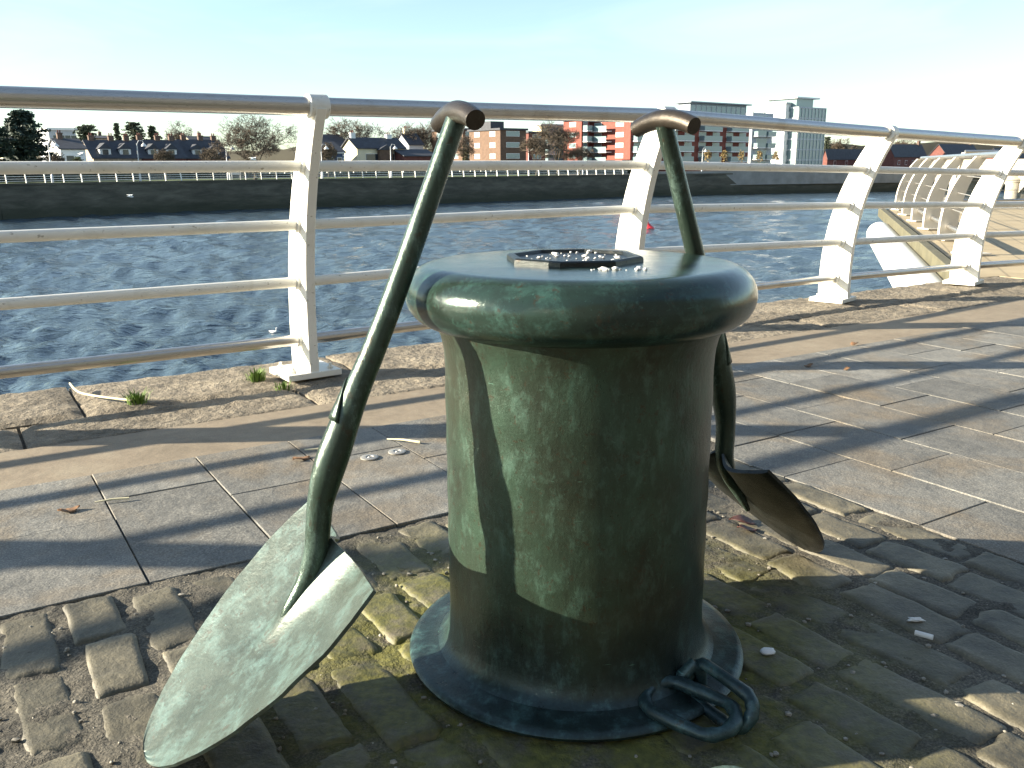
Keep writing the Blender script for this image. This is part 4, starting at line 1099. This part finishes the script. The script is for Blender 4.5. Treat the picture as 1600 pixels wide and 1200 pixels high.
M['carpaint'] = simple('pale_blue_car_paint', (0.36, 0.46, 0.55), 0.3, 0.3, 0.03); M['tyre'] = simple('tyre', (0.02, 0.02, 0.02), 0.8)
p = at(146, 257, 128); p.z = ZQ + 0.05
car = thing('parked_car', 'pale blue car parked behind the far railing', 'car', p)
side = [(-2.0, 0.35), (-2.05, 0.8), (-1.85, 0.98), (-1.25, 1.05), (-0.65, 1.5), (0.95, 1.55), (1.75, 1.1), (2.0, 0.95), (2.02, 0.4)]
q = MB(); q.prism([p + Q * x - QP * 0.85 + Vector((0, 0, z)) for x, z in side], QP * 1.7); q.build('body', M['carpaint'], car, bevel=0.06)
for pts in ([(-1.1, 1.06), (-0.62, 1.42), (0.1, 1.45), (0.1, 1.06)], [(0.2, 1.06), (0.2, 1.45), (0.9, 1.46), (1.4, 1.1)]):
    q = MB(); q.prism([p + Q * x - QP * 0.865 + Vector((0, 0, z)) for x, z in pts], QP * 0.02); q.build('window', M['glass'], car)
for x in (-1.25, 1.25):
    for s in (-1, 1):
        q = MB(); q.tube([p + Q * x + QP * (0.72 * s) + Vector((0, 0, 0.32)), p + Q * x + QP * (0.90 * s) + Vector((0, 0, 0.32))], 0.32, 14); w_ = q.build('wheel', M['tyre'], car)
        q = MB(); q.tube([p + Q * x + QP * (0.89 * s) + Vector((0, 0, 0.32)), p + Q * x + QP * (0.92 * s) + Vector((0, 0, 0.32))], 0.19, 10); q.build('rim', M['lamp'], w_)
p = at(361, 257, 116); p.z = ZQ
sg = thing('notice_board', 'small white notice board behind the far railing near the broad bare tree', 'sign', p)
for x in (0, 1.1): q = MB(); q.tube([p + Q * x, p + Q * x + Vector((0, 0, 1.9))], 0.05, 6); q.build('post', M['frame_white'], sg)
q = MB(); q.obox(p - Q * 0.1 + Vector((0, 0, 0.75)), Q * 1.3, QP * 0.05, (0, 0, 1.1)); q.build('panel', M['frame_white'], sg)

# bridge at the right
M['bridgestone'] = stone('bridge_stone', [(0.30, 0.27, 0.21), (0.40, 0.36, 0.29), (0.48, 0.44, 0.36)], 0.15, rnd=0, bump=0.5, bscale=6)
b0, b1 = at(1436, 257, 165), at(1800, 257, 105); b0.z = b1.z = 0; bd = (b1 - b0); BL = bd.length; bd /= BL; bn = Vector((-bd.y, bd.x, 0))
br = thing('stone_bridge', 'pale stone bridge with round pier ends across the river at right', 'bridge', (b0.x, b0.y, -4.2))
q = MB(); q.obox(b0 + Vector((0, 0, -0.7)), bd * BL, bn * 8, (0, 0, 1.3)); q.build('deck', M['bridgestone'], br)
q = MB(); q.obox(b0 - bn * 0.15 + Vector((0, 0, 0.6)), bd * BL, bn * 0.4, (0, 0, 0.75)); q.obox(b0 - bn * 0.25 + Vector((0, 0, 0.55)), bd * BL, bn * 0.12, (0, 0, 0.14)); q.build('parapet', M['bridgestone'], br)
pier_ts = []
for px in (1476, 1590, 1740): pier_ts.append(span(b0, px, bd))
for t_ in pier_ts:
    c = b0 + bd * t_
    q = MB(); q.obox(c - bd * 1.0 + Vector((0, 0, -5)), bd * 2.0, bn * 8, (0, 0, 4.3)); pr = q.build('pier', M['bridgestone'], br)
    q = MB(); q.lathe([(1.05, -5), (1.05, -1.9), (1.2, -1.85), (1.2, -1.5), (1.0, -1.4), (0.3, -0.95)], c - bn * 0.2, 16); q.build('cutwater', M['bridgestone'], pr, smooth=40)
edges = [0.0] + pier_ts + [BL]
for a, c in zip(edges, edges[1:]):
    poly = []; n = 14
    for i in range(n + 1):
        f = i / n; poly.append(b0 + bd * (a + 1.0 + (c - a - 2.0) * f) + Vector((0, 0, -3.4 + 2.5 * math.sin(math.pi * f) ** 0.6)))
    poly += [b0 + bd * (c - 1.0) + Vector((0, 0, -0.7)), b0 + bd * (a + 1.0) + Vector((0, 0, -0.7))]
    for s in (0.05, 7.4):
        q = MB(); q.prism([v + bn * s for v in poly], bn * 0.5); q.build('arch_face', M['bridgestone'], br)

# birds and buoy
M['feather'] = simple('white_feather', (0.80, 0.80, 0.78), 0.7); M['buoy'] = simple('red_buoy', (0.55, 0.03, 0.04), 0.4); M['beak'] = simple('orange_beak', (0.55, 0.2, 0.04), 0.5)
def swim_bird(name, label, cat, px, py, s, face):
    d = at(px, py, 10) - Vector((0, 0, CAM_H)); k = (-4.17 - CAM_H) / d.z; p = Vector((0, 0, CAM_H)) + d * k; f = Vector(face + (0,)).normalized()
    t = thing(name, label, cat, p); q = MB()
    q.tube([p - f * 0.62 * s + Vector((0, 0, 0.26 * s)), p - f * 0.40 * s + Vector((0, 0, 0.18 * s)), p + Vector((0, 0, 0.14 * s)), p + f * 0.3 * s + Vector((0, 0, 0.13 * s)), p + f * 0.45 * s + Vector((0, 0, 0.22 * s)), p + f * 0.44 * s + Vector((0, 0, 0.45 * s)), p + f * 0.42 * s + Vector((0, 0, 0.62 * s)), p + f * 0.52 * s + Vector((0, 0, 0.70 * s)), p + f * 0.60 * s + Vector((0, 0, 0.66 * s))], [0.02 * s, 0.14 * s, 0.21 * s, 0.19 * s, 0.10 * s, 0.05 * s, 0.045 * s, 0.06 * s, 0.03 * s], 10)
    q.build('body', M['feather'], t, smooth=60)
    q = MB(); q.tube([p + f * 0.58 * s + Vector((0, 0, 0.66 * s)), p + f * 0.70 * s + Vector((0, 0, 0.61 * s))], [0.025 * s, 0.008 * s], 6); q.build('beak', M['beak'], t)
swim_bird('swan', 'white swan swimming at the foot of the far quay wall', 'bird', 61, 336, 1.0, (1, 0.6))
swim_bird('gull', 'small white gull on the water left of the nearest railing post', 'bird', 427, 520, 0.24, (1, -0.2))
def flying(label, px, py, Y, s, seed):
    p = at(px, py, Y); rr = random.Random(seed); f = (Q * 1 + Vector((0, 0, rr.uniform(-0.2, 0.2)))).normalized(); w = Vector((0, 0, 1)).cross(f).normalized(); t = thing('flying_gull', label, 'bird', p, 'gulls in flight over the river')
    q = MB(); q.tube([p - f * 0.28 * s, p - f * 0.1 * s, p + f * 0.12 * s, p + f * 0.24 * s], [0.01, 0.07 * s, 0.07 * s, 0.02], 8); q.build('body', M['feather'], t, smooth=60)
    for sg_ in (-1, 1):
        q = MB(); a = [p + f * 0.08 * s, p + w * (0.35 * s * sg_) + Vector((0, 0, 0.18 * s)) + f * 0.1 * s, p + w * (0.75 * s * sg_) + Vector((0, 0, 0.10 * s)) - f * 0.1 * s, p + w * (0.33 * s * sg_) + Vector((0, 0, 0.13 * s)) - f * 0.10 * s, p - f * 0.08 * s]
        q.prism(a, (0, 0, 0.015)); q.build('wing', M['feather'], t)
flying('white gull flying before the dark quay wall', 204, 307, 85, 1.1, 1)
flying('white gull flying before the terrace gable end', 127, 242, 95, 1.3, 2)
flying('white gull flying below the broad bare tree', 396, 249, 95, 1.3, 3)
d = at(1013, 358, 10) - Vector((0, 0, CAM_H)); p = Vector((0, 0, CAM_H)) + d * ((-4.2 - CAM_H) / d.z)
by = thing('buoy', 'red conical buoy tilting in the current behind the second post', 'buoy', p)
ax_ = Vector((-0.35, 0, 1)).normalized(); q = MB(); q.tube([p - ax_ * 0.3, p + ax_ * 0.12, p + ax_ * 0.2, p + ax_ * 0.9], [0.42, 0.42, 0.32, 0.06], 16); q.build('cone', M['buoy'], by, smooth=40)
q = MB(); q.tube([p - ax_ * 0.32, p + ax_ * 0.02], [0.5, 0.5], 16); q.build('float', M['buoy'], by, smooth=40)

# ------------------------------------------------------------------ litter, leaves and tufts on the near quay
M['straw'] = simple('dry_stalk', (0.66, 0.60, 0.40), 0.7, 0, 0.12, 40); M['deadleaf'] = simple('dead_leaf', (0.16, 0.085, 0.04), 0.8, 0, 0.4, 60); M['blade'] = simple('grass_blade', (0.10, 0.17, 0.025), 0.7, 0, 0.4, 30); M['wet_red'] = simple('red_rotten_leaf', (0.055, 0.018, 0.012), 0.6, 0, 0.4, 50)
q = MB(); q.tube(catmull([W(-1.68, -2.17, 0.03), W(-1.66, -2.05, 0.012), W(-1.60, -1.92, 0.012), W(-1.50, -1.78, 0.012)], 6), [0.003] + [0.0052] * 17 + [0.005], 8)
tag(q.build('stalk', M['straw'], smooth=60), 'pale dry curved stalk lying on the rough coping at left', 'stalk')
for lab, a, c, r in (('short straw lying across a slab joint beside the near spade', W(-0.83, -0.72, 0.006), W(-0.75, -0.62, 0.006), 0.004), ('straw lying beside the dead leaf behind the near spade', W(-1.12, -0.76, 0.006), W(-1.00, -0.70, 0.006), 0.004), ('straw crossing a slab joint at the far left', W(-1.80, -0.62, 0.006), W(-1.71, -0.60, 0.006), 0.003)):
    q = MB(); q.tube([a, a.lerp(c, 0.5) + Vector((0, 0, 0.003)), c], [r * 0.6, r, r * 1.3], 6); tag(q.build('straw', M['straw'], smooth=60), lab, 'straw')
def leaf(label, pos, L, rz, mat='deadleaf', seed=0):
    q = MB(); rr = random.Random(seed); n = 9; top = []; ca, sa = math.cos(rz), math.sin(rz); rows = []
    for i in range(n):
        f = i / (n - 1); w = L * 0.28 * math.sin(math.pi * f) ** 0.7 + 0.001
        z = 0.012 * math.sin(f * 5 + seed) + 0.014
        row = []
        for j in (-1, 0, 1):
            x = (f - 0.5) * L; y = j * w * (1 + rr.uniform(-0.2, 0.2)); row.append((pos.x + ca * x - sa * y, pos.y + sa * x + ca * y, pos.z + max(0.002, z * 0.5 - 0.004 + abs(j) * 0.004)))
        rows.append(row)
    vs = [p for r in rows for p in r]; fs = []
    for i in range(n - 1):
        for j in range(2): a = i * 3 + j; fs.append((a, a + 1, a + 4, a + 3))
    q.add(vs, fs); o = q.build('dead_leaf', M[mat], smooth=60); s_ = o.modifiers.new('solid', 'SOLIDIFY'); s_.thickness = 0.0012
    tag(o, label, 'leaf', 'dead leaves on the near quay'); return o
leaf('curled brown leaf on the slabs behind the near spade', W(-1.16, -0.68), 0.07, 0.9, seed=1)
leaf('small brown leaf on the slabs at far left', W(-1.87, -0.60), 0.06, 0.7, seed=2)
leaf('orange-brown leaf on the slabs right of the bollard, nearer the railing', W(1.37, -0.70), 0.05, 0.3, seed=3)
leaf('orange-brown leaf on the slabs right of the bollard, nearer the camera', W(1.46, -0.55), 0.04, 0.5, seed=4)
leaf('dark leaf near the sandy band below the third post', W(2.0, -0.92), 0.06, 0.8, seed=5)
leaf('wet red leaf clump by the foot of the far spade', W(-0.335, 0.50), 0.075, -0.4, 'wet_red', seed=6)
leaf('second wet red leaf by the foot of the far spade', W(-0.365, 0.545), 0.055, -0.1, 'wet_red', seed=7)
def tuft(label, pos, n, h, seed):
    q = MB(); rr = random.Random(seed)
    for i in range(n):
        a = rr.uniform(0, 6.28); r = 0.045 * rr.random(); p = pos + Vector((math.cos(a) * r, math.sin(a) * r, -0.01)); l = h * rr.uniform(0.5, 1.1); d = Vector((math.cos(a), math.sin(a), 0)) * l * rr.uniform(0.1, 0.7); s = Vector((-math.sin(a), math.cos(a), 0)) * 0.0025
        q.add([p - s, p + s, p + d * 0.4 + Vector((0, 0, l * 0.65)) + s * 0.8, p + d * 0.4 + Vector((0, 0, l * 0.65)) - s * 0.8, p + d + Vector((0, 0, l * 0.9))], [(0, 1, 2, 3), (3, 2, 4)])
    tag(q.build('grass_tuft', M['blade']), label, 'grass', 'grass tufts on the coping')
tuft('green grass tuft at the left of the nearest post base', W(-0.93, -1.93), 160, 0.06, 1)
tuft('green grass tuft at the end of the pale stalk', W(-1.47, -1.80), 130, 0.06, 2)
tuft('tiny grass tuft in the coping joint below the nearest post', W(-0.88, -1.70), 70, 0.035, 3)
for lab, u_, v_ in (('round steel stud in the slabs behind the near spade, left of the pair', -0.963, -0.571), ('round steel stud in the slabs beside the bollard, right of the pair', -0.86, -0.576), ('round steel stud half in shadow nearer the railing', -0.98, -0.82)):
    c = W(u_, v_, 0.0015); q = MB(); q.lathe([(0.030, 0.0), (0.030, 0.003), (0.026, 0.0045), (0.014, 0.0045), (0.012, 0.002), (0.006, 0.002), (0.005, 0.004)], c, 24); tag(q.build('stud', M['bolt'], smooth=30), lab, 'stud', 'steel studs in the slabs')
M['butt'] = simple('white_paper', (0.72, 0.70, 0.66), 0.8)
q = MB(); q.tube([Vector((0.825, 1.665, 0.012)), Vector((0.853, 1.645, 0.012))], 0.0055, 10); tag(q.build('cigarette_butt', M['butt'], smooth=40), 'white cigarette butt lying on a sett right of the bollard', 'litter')
q = MB(); q.blob((0.506, 1.605, 0.006), 0.016, 0.011, 0.006, 3, 0.3, 10, 6); tag(q.build('pebble', M['crumb'], smooth=60), 'small white pebble on the setts right of the bollard base', 'pebble')
q = MB(); q.blob((0.856, 1.73, 0.006), 0.016, 0.008, 0.004, 9, 0.9, 10, 6); tag(q.build('paper_scrap', M['butt'], smooth=60), 'crumpled white scrap on the setts near the cigarette butt', 'litter')

# ------------------------------------------------------------------ unseen buildings added behind the viewpoint to block sky light
M['blocker_dark'] = simple('sky_blocker_wall', (0.075, 0.078, 0.08), 0.8, 0, 0.2, 1.0, 0.3, 'World')  # kept dark so the added buildings bounce little light onto the bollard
for k, (u0, u1, v0, h_, mt, lab) in enumerate(((-34, -12, 15.0, 11.5, 'blocker_dark', 'unseen dark building added behind the viewpoint to block sky light, left one'), (-11.6, 9, 14.6, 13.5, 'blocker_dark', 'unseen dark building added behind the viewpoint to block sky light, middle one'), (9.4, 34, 15.2, 12.0, 'blocker_dark', 'unseen dark building added behind the viewpoint to block sky light, right one'))):
    B = Bld.__new__(Bld); B.q = UA; B.p = VA; B.c = W(u0, v0, -0.03); B.w = u1 - u0; B.d = 12.0; B.h = h_; B.Y = 10
    B.t = thing('sky_blocking_building', lab, 'building', B.c)
    b = MB(); b.obox(B.c, UA * B.w, VA * B.d, (0, 0, h_)); B.wall = b.build('wall', M[mt], B.t)
    n = int(B.w / 3.4); st = int(h_ / 3.2)
    for sx_ in range(n):
        for sz in range(st): B.win(B.w * (sx_ + 0.3) / n, 0.9 + sz * h_ / st, 1.2, 1.7)
    B.part('cornice', (-0.2, -0.3, h_), B.w + 0.4, B.d + 0.5, 0.5, M['blocker_dark'])
